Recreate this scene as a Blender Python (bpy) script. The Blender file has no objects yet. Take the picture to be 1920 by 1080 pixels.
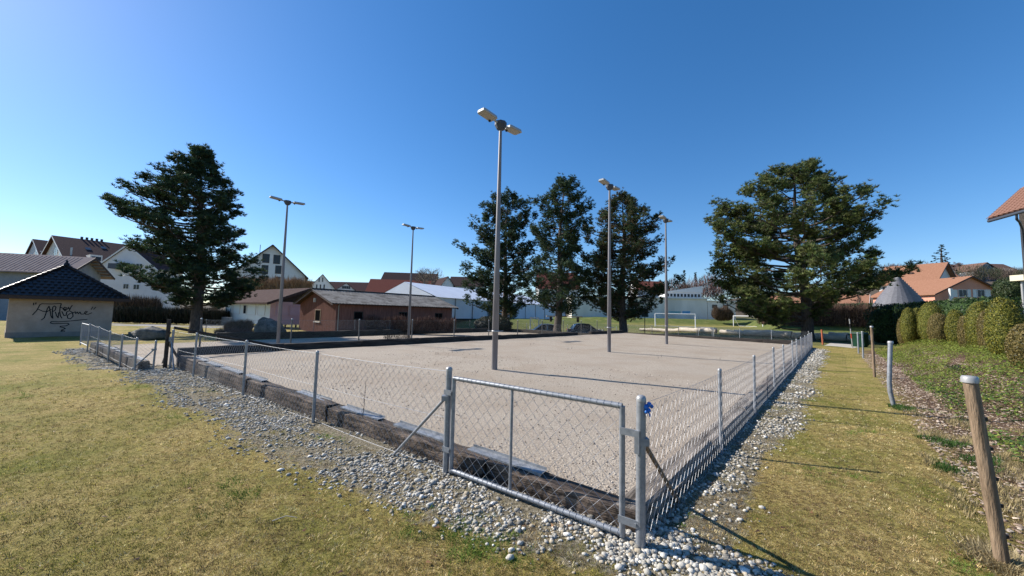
import bpy, math, random
import numpy as np
from mathutils import Vector, Matrix
random.seed(7); RNG = np.random.default_rng(11)
S = bpy.context.scene
# ------------------------------------------------------------------ camera, sky, sun, exposure
F_PX, CAM_H, ROLL, PITCH = 690.0, 1.6, math.radians(1.3), math.atan(50/690)
_f = np.array([0, math.cos(PITCH), math.sin(PITCH)]); _r = np.array([1., 0, 0]); _u = np.cross(_r, _f)
AR = math.cos(ROLL)*_r + math.sin(ROLL)*_u; AU = -math.sin(ROLL)*_r + math.cos(ROLL)*_u; AF = _f
cd = bpy.data.cameras.new('camera'); cam = bpy.data.objects.new('camera', cd); S.collection.objects.link(cam)
cd.sensor_width = 36; cd.lens = 36*F_PX/1920; cd.clip_start = 0.05; cd.clip_end = 6000
mw = Matrix.Identity(4)
for i in range(3):
    mw[i][0] = AR[i]; mw[i][1] = AU[i]; mw[i][2] = -AF[i]
mw[2][3] = CAM_H
cam.matrix_world = mw; S.camera = cam
SUN_EL = math.radians(33.4); SUN_H = np.array([-0.933, 0.36])
W = bpy.data.worlds.new('World'); S.world = W; W.use_nodes = True
wn = W.node_tree.nodes; wl = W.node_tree.links
sky = wn.new('ShaderNodeTexSky'); sky.sky_type = 'NISHITA'; sky.sun_disc = False
sky.sun_elevation = SUN_EL; sky.sun_rotation = math.atan2(SUN_H[0], SUN_H[1])
sky.altitude = 600; sky.air_density = 1.0; sky.dust_density = 0.3; sky.ozone_density = 4.5
hs = wn.new('ShaderNodeHueSaturation'); hs.inputs['Saturation'].default_value = 1.25; hs.inputs['Hue'].default_value = 0.505; wl.new(sky.outputs[0], hs.inputs['Color']); gm = wn.new('ShaderNodeGamma'); gm.inputs[1].default_value = 0.88; wl.new(hs.outputs[0], gm.inputs[0]); wl.new(gm.outputs[0], wn['Background'].inputs[0]); wn['Background'].inputs[1].default_value = 0.126
sd = bpy.data.lights.new('sun', 'SUN'); sd.energy = 5.0; sd.angle = math.radians(0.53); sd.color = (1, 0.94, 0.86)
so = bpy.data.objects.new('sun', sd); S.collection.objects.link(so)
sv = Vector((SUN_H[0]*math.cos(SUN_EL), SUN_H[1]*math.cos(SUN_EL), math.sin(SUN_EL)))
so.rotation_euler = sv.to_track_quat('Z', 'Y').to_euler(); so.location = (-20, 8, 30)
S.view_settings.view_transform = 'Standard'; S.view_settings.look = 'None'
S.view_settings.exposure = 0.7; S.view_settings.gamma = 1; S.view_settings.use_curve_mapping = False

# ------------------------------------------------------------------ measuring helpers (pixel of the photograph -> point of the place)
def ray(x, y): return AF + AR*(x-960)/F_PX - AU*(y-540)/F_PX
def gp(x, y, z=0.0):
    d = ray(x, y); return np.array([0, 0, CAM_H]) + d*(z-CAM_H)/d[2]
def at(x, y, Y):
    d = ray(x, y); return np.array([0, 0, CAM_H]) + d*Y/d[1]
def on_plane(x, y, o, n):
    d = ray(x, y); c = np.array([0, 0, CAM_H]); o = np.array(o, float)
    return c + d*(np.dot(o-c, n)/np.dot(d, n))
# court frame: P0 corner post, DB along the right fence, NL to the left of it, DA along the front fence
P0 = np.array([0.94, 2.70]); DB = np.array([0.660, 0.751]); DB /= np.linalg.norm(DB); NL = np.array([-DB[1], DB[0]])
DA = np.array([-0.8116, 0.5842]); NA = np.array([0.5842, 0.8116])
def sa(s, a): return P0 + DB*s + NL*a            # a > 0 is left (court), a < 0 is right (lawn strip)
def to_sa(x, y): return (x-P0[0])*DB[0]+(y-P0[1])*DB[1], (x-P0[0])*NL[0]+(y-P0[1])*NL[1]
def sstep(a, b, x):
    t = np.clip((x-a)/(b-a), 0, 1); return t*t*(3-2*t)
def ground(x, y):
    x = np.asarray(x, float); y = np.asarray(y, float); s, a = to_sa(x, y)
    z = -0.2*sstep(12.3, 15, a)*(1-sstep(40, 60, y)) + 0*x
    # lower lane and car park beyond the second court
    z = z - 0.95*sstep(25.5, 31, a)*sstep(14, 20, s)*(1-sstep(50, 58, y))
    z = z - 0.75*np.exp(-((x-4.5)/9)**2-((y-45.5)/4.5)**2)
    z = z - 0.85*sstep(38, 46, y)*sstep(-10, -24, x)*(1-sstep(52, 60, y))
    # bank under the marquee and behind the playing field
    z = z + 0.9*sstep(53, 62, y)*(1-sstep(2, 22, x))*sstep(-40, -20, x)
    bb = x/np.maximum(y, 1e-3); th_ = 92-33*sstep(.60, .74, bb); z = z + 1.5*sstep(th_, th_+9, y+0.35*(np.minimum(x, 30)-20)*(bb < .62))*sstep(5, 25, x)*(y > 35)
    z = z - 0.75*np.exp(-((x-41)/7)**2-((y-40)/7)**2)
    # planted bed on the right rises to the shrubs
    z = z + 0.6*sstep(-2.9, -4.8, a)*sstep(32, 28, s)*sstep(-12, -8, s) + 0*x
    # hill on the right, gentle rise on the left
    d = np.hypot(x, y); b = x/np.maximum(y, 1e-3); b = np.where(y <= 0, 5, b)
    z = z + 16.5*sstep(115, 240, d)*sstep(0.0, 1.0, b)*(x > 0) + 5*sstep(150, 500, d)
    n = 0.035*np.sin(x*1.3+np.sin(y*.9)*1.5)*np.sin(y*1.1+np.sin(x*.7))*sstep(4, 9, np.abs(a-6))
    inside = (a > -0.4) & (a < 26) & (s > -6) & (s < 31)
    return z + np.where(inside, 0, n)
def courtz(x, y): return 0.10 + 0.0178*np.clip(to_sa(x, y)[1], 0, 13)
C2Z = -0.13

# ------------------------------------------------------------------ object helpers
COL = S.collection
def tag(o, label=None, cat=None, group=None, kind=None):
    if label: o['label'] = label
    if cat: o['category'] = cat
    if group: o['group'] = group
    if kind: o['kind'] = kind
    return o
def thing(name, label, cat, loc=(0, 0, 0), rz=0, group=None):
    o = bpy.data.objects.new(name, None); COL.objects.link(o); o.empty_display_size = .2
    o.location = [float(v) for v in loc]; o.rotation_euler = (0, 0, rz)
    return tag(o, label, cat, group)
def link(name, me, parent=None, kind=None):
    o = bpy.data.objects.new(name, me); COL.objects.link(o)
    if parent is not None: o.parent = parent
    if kind: o['kind'] = kind
    return o
class MB:
    def __init__(s): s.v = []; s.f = []; s.sm = []
    def poly(s, pts, smooth=False):
        b = len(s.v); s.v += [tuple(map(float, p)) for p in pts]; s.f.append(tuple(range(b, b+len(pts)))); s.sm.append(smooth)
    def raw(s, vs, fs, smooth=False):
        b = len(s.v); s.v += [tuple(map(float, p)) for p in vs]
        for f in fs: s.f.append(tuple(i+b for i in f)); s.sm.append(smooth)
    def box(s, c, d, X=(1, 0, 0), Y=(0, 1, 0), Z=(0, 0, 1)):
        c = np.array(c, float); X = np.array(X, float)*d[0]/2; Y = np.array(Y, float)*d[1]/2; Z = np.array(Z, float)*d[2]/2
        vs = [c+i*X+j*Y+k*Z for k in (-1, 1) for j in (-1, 1) for i in (-1, 1)]
        s.raw(vs, [(0, 2, 3, 1), (4, 5, 7, 6), (0, 1, 5, 4), (2, 6, 7, 3), (0, 4, 6, 2), (1, 3, 7, 5)])
    def tube(s, pts, rad, n=8, cap=True, smooth=True):
        pts = [np.array(p, float) for p in pts]
        if np.isscalar(rad): rad = [rad]*len(pts)
        vs = []; fs = []; up = None
        for i, p in enumerate(pts):
            t = pts[min(i+1, len(pts)-1)]-pts[max(i-1, 0)]; t = t/(np.linalg.norm(t)+1e-9)
            if up is None:
                up = np.array([0, 0, 1.]) if abs(t[2]) < .9 else np.array([1., 0, 0])
            a = np.cross(t, up); a /= np.linalg.norm(a)+1e-9; b = np.cross(a, t); up = b
            for k in range(n):
                w = 2*math.pi*k/n; vs.append(p+rad[i]*(math.cos(w)*a+math.sin(w)*b))
        for i in range(len(pts)-1):
            for k in range(n):
                k2 = (k+1) % n; fs.append((i*n+k, i*n+k2, (i+1)*n+k2, (i+1)*n+k))
        s.raw(vs, fs, smooth)
        if cap:
            s.raw(vs[:n], [tuple(range(n))[::-1]]); s.raw(vs[-n:], [tuple(range(n))])
    def lathe(s, c, prof, n=10, smooth=True):
        c = np.array(c, float); vs = []; fs = []
        for (r, z) in prof:
            for k in range(n):
                w = 2*math.pi*k/n; vs.append(c+[r*math.cos(w), r*math.sin(w), z])
        for i in range(len(prof)-1):
            for k in range(n):
                k2 = (k+1) % n; fs.append((i*n+k, i*n+k2, (i+1)*n+k2, (i+1)*n+k))
        s.raw(vs, fs, smooth)
    def mesh(s, name, m, bev=0):
        me = bpy.data.meshes.new(name); me.from_pydata(s.v, [], s.f)
        me.polygons.foreach_set('use_smooth', s.sm)
        for mm in (m if isinstance(m, (list, tuple)) else [m]): me.materials.append(mm)
        me.validate(); me.update(); return me
    def build(s, name, m, parent=None, kind=None): return link(name, s.mesh(name, m), parent, kind)

def batch_mesh(name, pv, pf, pos, rot, scl, colr, m, smooth=False):
    """many copies of a tiny shape joined in one mesh; colr = colour of each piece"""
    pv = np.asarray(pv, np.float32); pf = np.asarray(pf, np.int32); n = len(pos); k = len(pv); q = pf.shape[1]
    scl = np.asarray(scl, np.float32)
    if scl.ndim == 1: scl = scl[:, None]
    v = np.einsum('nij,nkj->nki', rot.astype(np.float32), pv[None]*scl[:, None, :]) + np.asarray(pos, np.float32)[:, None, :]
    f = (pf[None]+(np.arange(n)*k)[:, None, None]).reshape(-1)
    me = bpy.data.meshes.new(name); me.vertices.add(n*k); me.vertices.foreach_set('co', v.reshape(-1))
    nf = n*len(pf); me.loops.add(nf*q); me.loops.foreach_set('vertex_index', f.astype(np.int32))
    me.polygons.add(nf); me.polygons.foreach_set('loop_start', np.arange(nf, dtype=np.int32)*q)
    me.polygons.foreach_set('loop_total', np.full(nf, q, np.int32))
    if smooth: me.polygons.foreach_set('use_smooth', np.ones(nf, bool))
    me.update(calc_edges=True)
    ca = me.color_attributes.new('tint', 'FLOAT_COLOR', 'POINT')
    c4 = np.ones((n, k, 4), np.float32); c4[:, :, :3] = np.asarray(colr, np.float32)[:, None, :]
    ca.data.foreach_set('color', c4.reshape(-1)); me.materials.append(m); return me
def rotz(a):
    n = len(a); R = np.zeros((n, 3, 3)); c, s = np.cos(a), np.sin(a)
    R[:, 0, 0] = c; R[:, 0, 1] = -s; R[:, 1, 0] = s; R[:, 1, 1] = c; R[:, 2, 2] = 1; return R
def rotx(a):
    n = len(a); R = np.zeros((n, 3, 3)); c, s = np.cos(a), np.sin(a)
    R[:, 1, 1] = c; R[:, 1, 2] = -s; R[:, 2, 1] = s; R[:, 2, 2] = c; R[:, 0, 0] = 1; return R
def rrand(n, tilt=math.pi):
    return rotz(RNG.uniform(0, 6.283, n)) @ rotx(RNG.uniform(-tilt, tilt, n)) @ rotz(RNG.uniform(0, 6.283, n))
def mixc(n, cols, w=None, jit=.15):
    cols = np.array(cols, float); i = RNG.choice(len(cols), n, p=w); return np.clip(cols[i]*(1+RNG.normal(0, jit, (n, 1))), .004, .9)

# ------------------------------------------------------------------ materials
def N(nt, t, **k):
    n = nt.nodes.new(t)
    for a, b in k.items(): setattr(n, a, b)
    return n
def mat(name, c, rough=.85, metal=0, c2=None, scale=4, detail=6, contrast=(.35, .65), bump=0, bscale=None, spec=.3, stretch=None, c3=None, scale3=.6, amt3=.5, tint=False, trans=0, transl=0, bdist=.02):
    m = bpy.data.materials.new(name); m.use_nodes = True; nt = m.node_tree; p = nt.nodes['Principled BSDF']; L = nt.links.new
    p.inputs['Roughness'].default_value = rough; p.inputs['Metallic'].default_value = metal; p.inputs['Specular IOR Level'].default_value = spec
    tc = N(nt, 'ShaderNodeTexCoord'); mp = N(nt, 'ShaderNodeMapping'); L(tc.outputs['Object'], mp.inputs[0])
    if stretch: mp.inputs['Scale'].default_value = stretch
    out = None
    if tint:
        at_ = N(nt, 'ShaderNodeAttribute', attribute_name='tint'); out = at_.outputs['Color']
    elif c2 is None:
        rgb = N(nt, 'ShaderNodeRGB'); rgb.outputs[0].default_value = (*c, 1); out = rgb.outputs[0]
    if c2 is not None:
        no = N(nt, 'ShaderNodeTexNoise'); no.inputs['Scale'].default_value = scale; no.inputs['Detail'].default_value = detail; no.inputs['Roughness'].default_value = .65
        L(mp.outputs[0], no.inputs[0]); cr = N(nt, 'ShaderNodeValToRGB'); L(no.outputs[0], cr.inputs[0])
        cr.color_ramp.elements[0].position = contrast[0]; cr.color_ramp.elements[1].position = contrast[1]
        cr.color_ramp.elements[0].color = (*c, 1); cr.color_ramp.elements[1].color = (*c2, 1); out = cr.outputs[0]
    if c3 is not None:
        n3 = N(nt, 'ShaderNodeTexNoise'); n3.inputs['Scale'].default_value = scale3; n3.inputs['Detail'].default_value = 5
        L(mp.outputs[0], n3.inputs[0]); mr = N(nt, 'ShaderNodeMapRange'); L(n3.outputs[0], mr.inputs[0])
        mr.inputs[1].default_value = .45; mr.inputs[2].default_value = .65; mr.inputs[4].default_value = amt3
        mx = N(nt, 'ShaderNodeMix', data_type='RGBA'); L(mr.outputs[0], mx.inputs[0]); L(out, mx.inputs[6]); mx.inputs[7].default_value = (*c3, 1); out = mx.outputs[2]
    L(out, p.inputs['Base Color'])
    if bump:
        nb = N(nt, 'ShaderNodeTexNoise'); nb.inputs['Scale'].default_value = bscale or scale*3; nb.inputs['Detail'].default_value = 5
        L(mp.outputs[0], nb.inputs[0]); bp = N(nt, 'ShaderNodeBump'); bp.inputs['Strength'].default_value = bump; bp.inputs['Distance'].default_value = bdist
        L(nb.outputs[0], bp.inputs['Height']); L(bp.outputs[0], p.inputs['Normal'])
    if transl:
        tb = N(nt, 'ShaderNodeBsdfTranslucent'); L(out, tb.inputs[0]); ms = N(nt, 'ShaderNodeMixShader'); ms.inputs[0].default_value = transl
        L(p.outputs[0], ms.inputs[1]); L(tb.outputs[0], ms.inputs[2]); L(ms.outputs[0], nt.nodes['Material Output'].inputs[0])
    if trans: p.inputs['Transmission Weight'].default_value = trans
    m['p'] = 1; return m
M = {}
M['galv'] = mat('galvanised_steel', (.20, .215, .235), .5, .4, (.31, .325, .345), 18, bump=.05, spec=.5)
M['wire'] = mat('galvanised_wire', (.33, .34, .36), .5, .35, spec=.5)
M['wire_far'] = mat('old_green_grey_wire', (.12, .14, .13), .6, .2)
M['post_old'] = mat('weathered_post_paint', (.10, .10, .095), .7, .1, (.17, .16, .15), 20)
M['pole'] = mat('grey_painted_mast', (.17, .165, .175), .5, .3, (.22, .21, .215), 6, stretch=(1, 1, .3))
M['lamp'] = mat('lamp_housing', (.36, .38, .39), .5, .2); M['lampg'] = mat('lamp_glass', (.30, .29, .26), .3, spec=.5)
M['lampd'] = mat('lamp_hub', (.05, .06, .08), .5)
M['timber'] = mat('railway_sleeper_wood', (.012, .009, .007), .85, 0, (.26, .19, .14), 5, contrast=(.40, .66), bump=.9, bscale=30, stretch=(.35, 2.2, 3), c3=(.012, .009, .007), scale3=2.6, amt3=.85)
M['timber_grey'] = mat('grey_weathered_sleeper', (.05, .04, .03), .9, 0, (.34, .29, .24), 7, contrast=(.34, .7), bump=.8, bscale=35, stretch=(.3, 2.5, 3), c3=(.04, .03, .022), scale3=1.7, amt3=.7)
M['timber_dark'] = mat('dark_tarred_sleeper', (.022, .018, .016), .85, 0, (.07, .058, .048), 6, bump=.7, bscale=24, stretch=(.4, 2, 3))
M['channel'] = mat('silver_channel', (.16, .17, .18), .55, .3, (.36, .37, .38), 9, contrast=(.3, .6))
M['wood_post'] = mat('round_wood_post', (.13, .09, .055), .8, 0, (.28, .20, .13), 9, bump=.6, bscale=22, stretch=(5, 5, .35))
M['cap'] = mat('light_post_cap', (.36, .36, .355), .4, .3)
M['black'] = mat('black_plastic', (.015, .015, .016), .5)
M['blue'] = mat('blue_plastic', (.03, .22, .55), .35, c2=(.02, .08, .45), scale=30)
M['sand'] = mat('court_grit', (.185, .15, .115), .95, 0, (.545, .465, .365), 48, detail=8, contrast=(.30, .70), bump=.6, bscale=45, c3=(.30, .235, .17), scale3=.8, amt3=.55, bdist=.035)
M['pebble'] = mat('pebble_stone', (.3, .3, .3), .95, tint=True, spec=.08, bump=.3, bscale=60)
M['blade'] = mat('grass_blades', (.1, .1, .05), .75, tint=True, spec=.15, transl=.4)
M['leaf'] = mat('evergreen_leaves', (.1, .1, .05), .5, tint=True, spec=.3, transl=.35)
M['twig'] = mat('bare_twigs', (.1, .1, .05), .9, tint=True, spec=.1)
M['chip'] = mat('bark_chips', (.2, .2, .15), .9, tint=True, spec=.1)
M['needle'] = mat('pine_needles', (.1, .1, .05), .6, tint=True, spec=.25, transl=.3)
M['bark'] = mat('pine_bark', (.055, .045, .04), .95, 0, (.13, .105, .09), 7, bump=1, bscale=14, stretch=(2, 2, .5), bdist=.06)
M['asphalt'] = mat('asphalt', (.17, .165, .16), .9, 0, (.24, .23, .225), 30, bump=.3, bscale=90)
M['path'] = mat('pale_path', (.42, .39, .34), .9, 0, (.5, .47, .42), 8)
M['glass'] = mat('window_glass', (.015, .022, .03), .18, spec=.3)
M['frame_w'] = mat('white_frame', (.62, .62, .6), .5)
M['frame_d'] = mat('brown_frame', (.05, .03, .025), .6)
M['boulder'] = mat('boulder_stone', (.06, .06, .055), .9, 0, (.17, .165, .15), 3, bump=1, bscale=6, bdist=.06)
M['log'] = mat('peeled_log', (.46, .39, .31), .9, 0, (.70, .62, .52), 5, contrast=(.3, .7), bump=.5, bscale=12, stretch=(.5, .5, 1))
M['log_end'] = mat('sawn_log_end', (.10, .07, .05), .9, 0, (.2, .14, .1), 8)
M['goal'] = mat('white_goal_paint', (.75, .75, .74), .5)
def roofm(n, a, b): return mat(n, tuple(c*.8 for c in a), 1.0, 0, tuple(c*.8 for c in b), 5, bump=.5, bscale=20, spec=.03)
M['hole'] = mat('dark_interior', (.008, .008, .009), 1.0, spec=0)

def ground_material():
    m = bpy.data.materials.new('lawn_soil'); m.use_nodes = True; nt = m.node_tree; p = nt.nodes['Principled BSDF']; L = nt.links.new
    p.inputs['Roughness'].default_value = .95; p.inputs['Specular IOR Level'].default_value = .1
    tc = N(nt, 'ShaderNodeTexCoord')
    def noise(sc, det=6, ro=.6):
        n = N(nt, 'ShaderNodeTexNoise'); n.inputs['Scale'].default_value = sc; n.inputs['Detail'].default_value = det; n.inputs['Roughness'].default_value = ro
        L(tc.outputs['Object'], n.inputs[0]); return n.outputs[0]
    def ramp(v, ps):
        r = N(nt, 'ShaderNodeValToRGB'); L(v, r.inputs[0]); e = r.color_ramp.elements
        while len(e) < len(ps): e.new(.5)
        for el, (po, c) in zip(e, ps): el.position = po; el.color = (*c, 1)
        return r.outputs[0]
    def mix(f, a, b):
        x = N(nt, 'ShaderNodeMix', data_type='RGBA')
        if isinstance(f, float): x.inputs[0].default_value = f
        else: L(f, x.inputs[0])
        for s, i in ((a, 6), (b, 7)):
            if isinstance(s, tuple): x.inputs[i].default_value = (*s, 1)
            else: L(s, x.inputs[i])
        return x.outputs[2]
    def attr(n): return N(nt, 'ShaderNodeAttribute', attribute_name=n).outputs['Fac']
    fine = ramp(noise(28, 8, .75), [(.34, (.10, .072, .024)), (.5, (.33, .25, .085)), (.66, (.56, .44, .185))])
    green = ramp(noise(22, 8, .75), [(.3, (.05, .06, .014)), (.52, (.19, .185, .036)), (.72, (.35, .31, .08))])
    mr = N(nt, 'ShaderNodeMapRange'); L(noise(.9, 6, .6), mr.inputs[0]); mr.inputs[1].default_value = .42; mr.inputs[2].default_value = .66
    base = mix(mr.outputs[0], fine, green)
    pitch = ramp(noise(1.2, 6), [(.3, (.10, .11, .035)), (.7, (.19, .175, .07))])
    base = mix(attr('pitch'), base, pitch)
    bank = ramp(noise(.8, 8, .7), [(.3, (.06, .09, .02)), (.55, (.12, .14, .04)), (.75, (.24, .20, .085))])
    base = mix(attr('bank'), base, bank)
    soil = ramp(noise(26, 8, .7), [(.34, (.07, .058, .035)), (.5, (.22, .19, .13)), (.66, (.40, .36, .28))])
    md = N(nt, 'ShaderNodeMath', operation='ADD'); L(attr('gravel'), md.inputs[0])
    m2 = N(nt, 'ShaderNodeMath', operation='MULTIPLY_ADD'); L(noise(6, 6, .7), m2.inputs[0]); m2.inputs[1].default_value = 1.6; m2.inputs[2].default_value = -.8
    L(m2.outputs[0], md.inputs[1]); m3 = N(nt, 'ShaderNodeMapRange'); L(md.outputs[0], m3.inputs[0]); m3.inputs[1].default_value = .35; m3.inputs[2].default_value = .6
    base = mix(m3.outputs[0], base, soil)
    brown = ramp(noise(40, 6, .7), [(.3, (.05, .03, .02)), (.7, (.20, .13, .09))])
    base = mix(attr('bed'), base, brown)
    hill = ramp(noise(.05, 8, .7), [(.35, (.06, .05, .035)), (.65, (.12, .095, .07))])
    base = mix(attr('hill'), base, hill)
    L(base, p.inputs['Base Color'])
    bp = N(nt, 'ShaderNodeBump'); bp.inputs['Strength'].default_value = 1; bp.inputs['Distance'].default_value = .04
    L(noise(24, 8, .75), bp.inputs['Height']); L(bp.outputs[0], p.inputs['Normal']); return m

# ------------------------------------------------------------------ terrain
def gravel_mask(x, y):
    s, a = to_sa(x, y); x = np.asarray(x, float); y = np.asarray(y, float)
    da = -((x-P0[0])*NA[0]+(y-P0[1])*NA[1]); la = (x-P0[0])*DA[0]+(y-P0[1])*DA[1]
    wA = .36+.36*sstep(.3, 2.6, la)+.07*np.sin(la*1.9)+.2*sstep(12, 15, la)
    mA = (1-sstep(wA*.6, wA*1.75, da))*sstep(-.5, -.2, da)*sstep(-1.2, -.3, la)*(1-sstep(22, 24, la))
    wB = .36+.2*sstep(1, 6, s)+.06*np.sin(s*1.7)
    mB = (1-sstep(wB*.6, wB*1.6, -a))*sstep(-.2, -.0, -a+.1)*sstep(-.7, 0, s)*(1-sstep(25, 26.5, s))
    return np.clip(np.maximum(mA, mB), 0, 1)
def terrain():
    n = 330; k = 7.0; A = 2.3
    u = np.linspace(-1, 1, n); xs = A*np.sinh(k*u); ys = 3.5+A*np.sinh(k*np.linspace(-.62, 1, n))
    X, Y = np.meshgrid(xs, ys); Z = ground(X, Y)
    # keep the ground clear of the raised / sunk courts
    me = bpy.data.meshes.new('ground'); me.vertices.add(n*n)
    me.vertices.foreach_set('co', np.stack([X, Y, Z], -1).astype(np.float32).reshape(-1))
    i = np.arange(n-1); I, J = np.meshgrid(i, i); b = (J*n+I).reshape(-1)
    q = np.stack([b, b+1, b+n+1, b+n], -1).astype(np.int32)
    me.loops.add(q.size); me.loops.foreach_set('vertex_index', q.reshape(-1)); me.polygons.add(len(q))
    me.polygons.foreach_set('loop_start', np.arange(len(q), dtype=np.int32)*4); me.polygons.foreach_set('loop_total', np.full(len(q), 4, np.int32))
    me.polygons.foreach_set('use_smooth', np.ones(len(q), bool)); me.update(calc_edges=True)
    s, a = to_sa(X, Y); d = np.hypot(X, Y)
    bb = X/np.maximum(Y, 1e-3); th_ = 90-33*sstep(.60, .74, bb); bank = sstep(th_-3, th_+1, Y)*(X > 0)*(Y > 35)*(d < 160)+sstep(53, 56, Y)*(X < 22)*(X > -45)*(d < 120)*.8
    at_ = dict(gravel=gravel_mask(X, Y), pitch=sstep(28.5, 30, s)*(1-sstep(86, 90, Y+.35*(X-20))),
               bank=np.clip(bank, 0, 1), hill=sstep(115, 150, d),
               bed=sstep(-1.95, -2.3, a)*sstep(30, 26, s)*(a > -14)*sstep(-8, -4, s))
    for nm, v in at_.items():
        t = me.attributes.new(nm, 'FLOAT', 'POINT'); t.data.foreach_set('value', v.astype(np.float32).reshape(-1))
    me.materials.append(ground_material()); o = link('ground', me); tag(o, 'uneven short lawn, playing field and land beyond', kind='structure')
terrain()

def sheet(name, pts, zf, m, nx=1, label=None, lift=0.0):
    """a surface over a quadrilateral given by four plan points, following zf"""
    p = [np.array(q, float) for q in pts]; mb = MB(); vs = []; fs = []
    ny = nx
    for j in range(ny+1):
        for i in range(nx+1):
            u, v = i/nx, j/ny; q = (p[0]*(1-u)+p[1]*u)*(1-v)+(p[3]*(1-u)+p[2]*u)*v
            vs.append((q[0], q[1], float(zf(q[0], q[1]))+lift))
    for j in range(ny):
        for i in range(nx):
            b = j*(nx+1)+i; fs.append((b, b+1, b+nx+2, b+nx+1))
    mb.raw(vs, fs, True); o = mb.build(name, m); return tag(o, label, kind='structure')
S1 = 26.3     # length of the first court
c1 = [P0+NA*.25+DB*.15, P0+DB*S1+NL*.2, P0+DB*S1+NL*12.1, P0+DA*11.9+NA*.2]
def cz_noise(x, y): return courtz(x, y)+.008*math.sin(x*2.1+math.sin(y*1.7))*math.sin(y*2.6)
sheet('court_surface', c1, cz_noise, M['sand'], 60, 'beige grit surface of the main petanque court')
c2 = [P0+DA*12.4+NL*.2, P0+DB*25.5+NL*12.6, P0+DB*25.5+NL*24.6, P0+DA*23.0+DB*.3]
sheet('court_surface', c2, lambda x, y: C2Z, M['sand'], 1, 'beige grit surface of the second court, lower than the first')
# lane, car park and pale path
sheet('road', [(-45, 33.5), (-21, 33.5), (-21, 37.5), (-45, 37.5)], ground, M['asphalt'], 12, 'grey asphalt lane behind the left court', .006)
sheet('parking_area', [(-44, 42), (-17, 42), (-17, 50), (-44, 50)], ground, M['asphalt'], 14, 'asphalt car park beside the white barrack', .006)
sheet('road', [(-3, 43.2), (13, 43.2), (13, 48), (-3, 48)], ground, M['asphalt'], 14, 'sunken asphalt lane with parked cars beyond the courts', .006)
sheet('path', [gp(1545, 648)[:2], gp(1600, 652)[:2], gp(1625, 646)[:2], gp(1560, 642.5)[:2]], ground, M['path'], 4, 'short pale path beyond the lawn strip', .006)

# ------------------------------------------------------------------ sleepers
_sl = {}
def sleeper_mesh(L, h, w, m, key, v=0):
    k = (round(L, 2), round(h, 2), key, v)
    if k in _sl: return _sl[k]
    mb = MB(); n = 7; rr = random.Random(hash(k) % 9999+v); vs = []; fs = []
    for i in range(n):
        x = -L/2+L*i/(n-1); e = .012
        for (yy, zz) in ((-w/2, 0), (-w/2-.004, h*.5), (-w/2, h-.02), (-w/2+.02, h), (w/2-.02, h), (w/2, h-.02), (w/2, 0)):
            vs.append((x+rr.uniform(-e, e)*(i in (0, n-1)), yy+rr.uniform(-e, e)*.7, zz+rr.uniform(-e, e)*(zz > 0)*1.0))
    for i in range(n-1):
        for j in range(6): fs.append((i*7+j, (i+1)*7+j, (i+1)*7+j+1, i*7+j+1))
    mb.raw(vs, fs); mb.raw(vs[:7], [tuple(range(7))]); mb.raw(vs[-7:], [tuple(range(7))[::-1]])
    _sl[k] = mb.mesh('sleeper', m); return _sl[k]
def sleeper_wall(label, a, b, z0a, z0b, h, mats, inside, piece=1.6, w=.22, group='sleeper edgings of the courts', skip=None, jz=.012):
    a = np.array(a, float); b = np.array(b, float); d = b-a; L = np.linalg.norm(d); d /= L
    n = max(1, int(round(L/piece))); t = thing('sleeper_wall', label, 'wall', (a[0], a[1], min(z0a, z0b)), group=group); ang = math.atan2(d[1], d[0])
    base = min(z0a, z0b)
    for i in range(n):
        if skip and skip(i*L/n): continue
        f = (i+.5)/n; m = random.choice(mats); o = link('sleeper', sleeper_mesh(L/n-.025, h, w, m, m.name, random.randrange(4)), t)
        z = z0a+(z0b-z0a)*f-base+random.uniform(-jz, jz); p = d*(f*L)
        side = random.uniform(-.015, .015)
        o.location = (p[0]-d[1]*side, p[1]+d[0]*side, z); o.rotation_euler = (0, -math.atan2(z0b-z0a, L)*1.0, ang+random.uniform(-.006, .006))
    return t
mt = [M['timber'], M['timber'], M['timber_grey']]
qa = P0+NA*.23
wallA = sleeper_wall('front edging of cracked dark sleepers running from the gate to the gap between the courts', qa+DA*.05, qa+DA*11.9, -.16, .03, .30, [M['timber'], M['timber'], M['timber_grey']], 1, 1.55)
# silver channels lying on the front sleepers
for (l0, l1) in ((.95, 1.85), (2.15, 3.1), (3.4, 4.3), (4.75, 5.7), (7.0, 7.9), (8.1, 9.2), (9.3, 10.2), (10.4, 11.3)):
    mb = MB(); zc = .256+.0160*(l0+l1)/2; L = l1-l0; c = NA*.04
    X = np.array([DA[0], DA[1], .0160]); Yv = np.array([NA[0], NA[1], 0])
    m0 = DA*(l0+l1)/2+NA*(.04+random.uniform(-.02, .02)); cc = np.array([m0[0]-DA[0]*.05, m0[1]-DA[1]*.05, zc+.06])
    mb.box(cc, (L, .10, .006), X, Yv)
    mb.box(cc+Yv*.051+[0, 0, .012], (L, .004, .03), X, Yv); mb.box(cc-Yv*.051+[0, 0, -.012], (L, .004, .03), X, Yv)
    mb.build('metal_channel', M['channel'], wallA)
sleeper_wall('right edging of weathered grey sleepers inside the long wire fence beside the lawn strip', sa(.15, .17), sa(S1, .17), -.11, -.07, .26, [M['timber_grey'], M['timber_grey'], M['timber']], 1, 2.2)
wallM = sleeper_wall('dark sleeper wall standing between the two courts', sa(-1.05, 12.25), sa(19.3, 12.25), C2Z-.05, C2Z-.05, .70, [M['timber_dark']], 1, 2.4)
sleeper_wall('low dark sleeper step in the gap of the dividing wall', sa(19.35, 12.25), sa(21.1, 12.25), C2Z-.1, C2Z-.1, .52, [M['timber_dark']], 1, 1.7)
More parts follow.
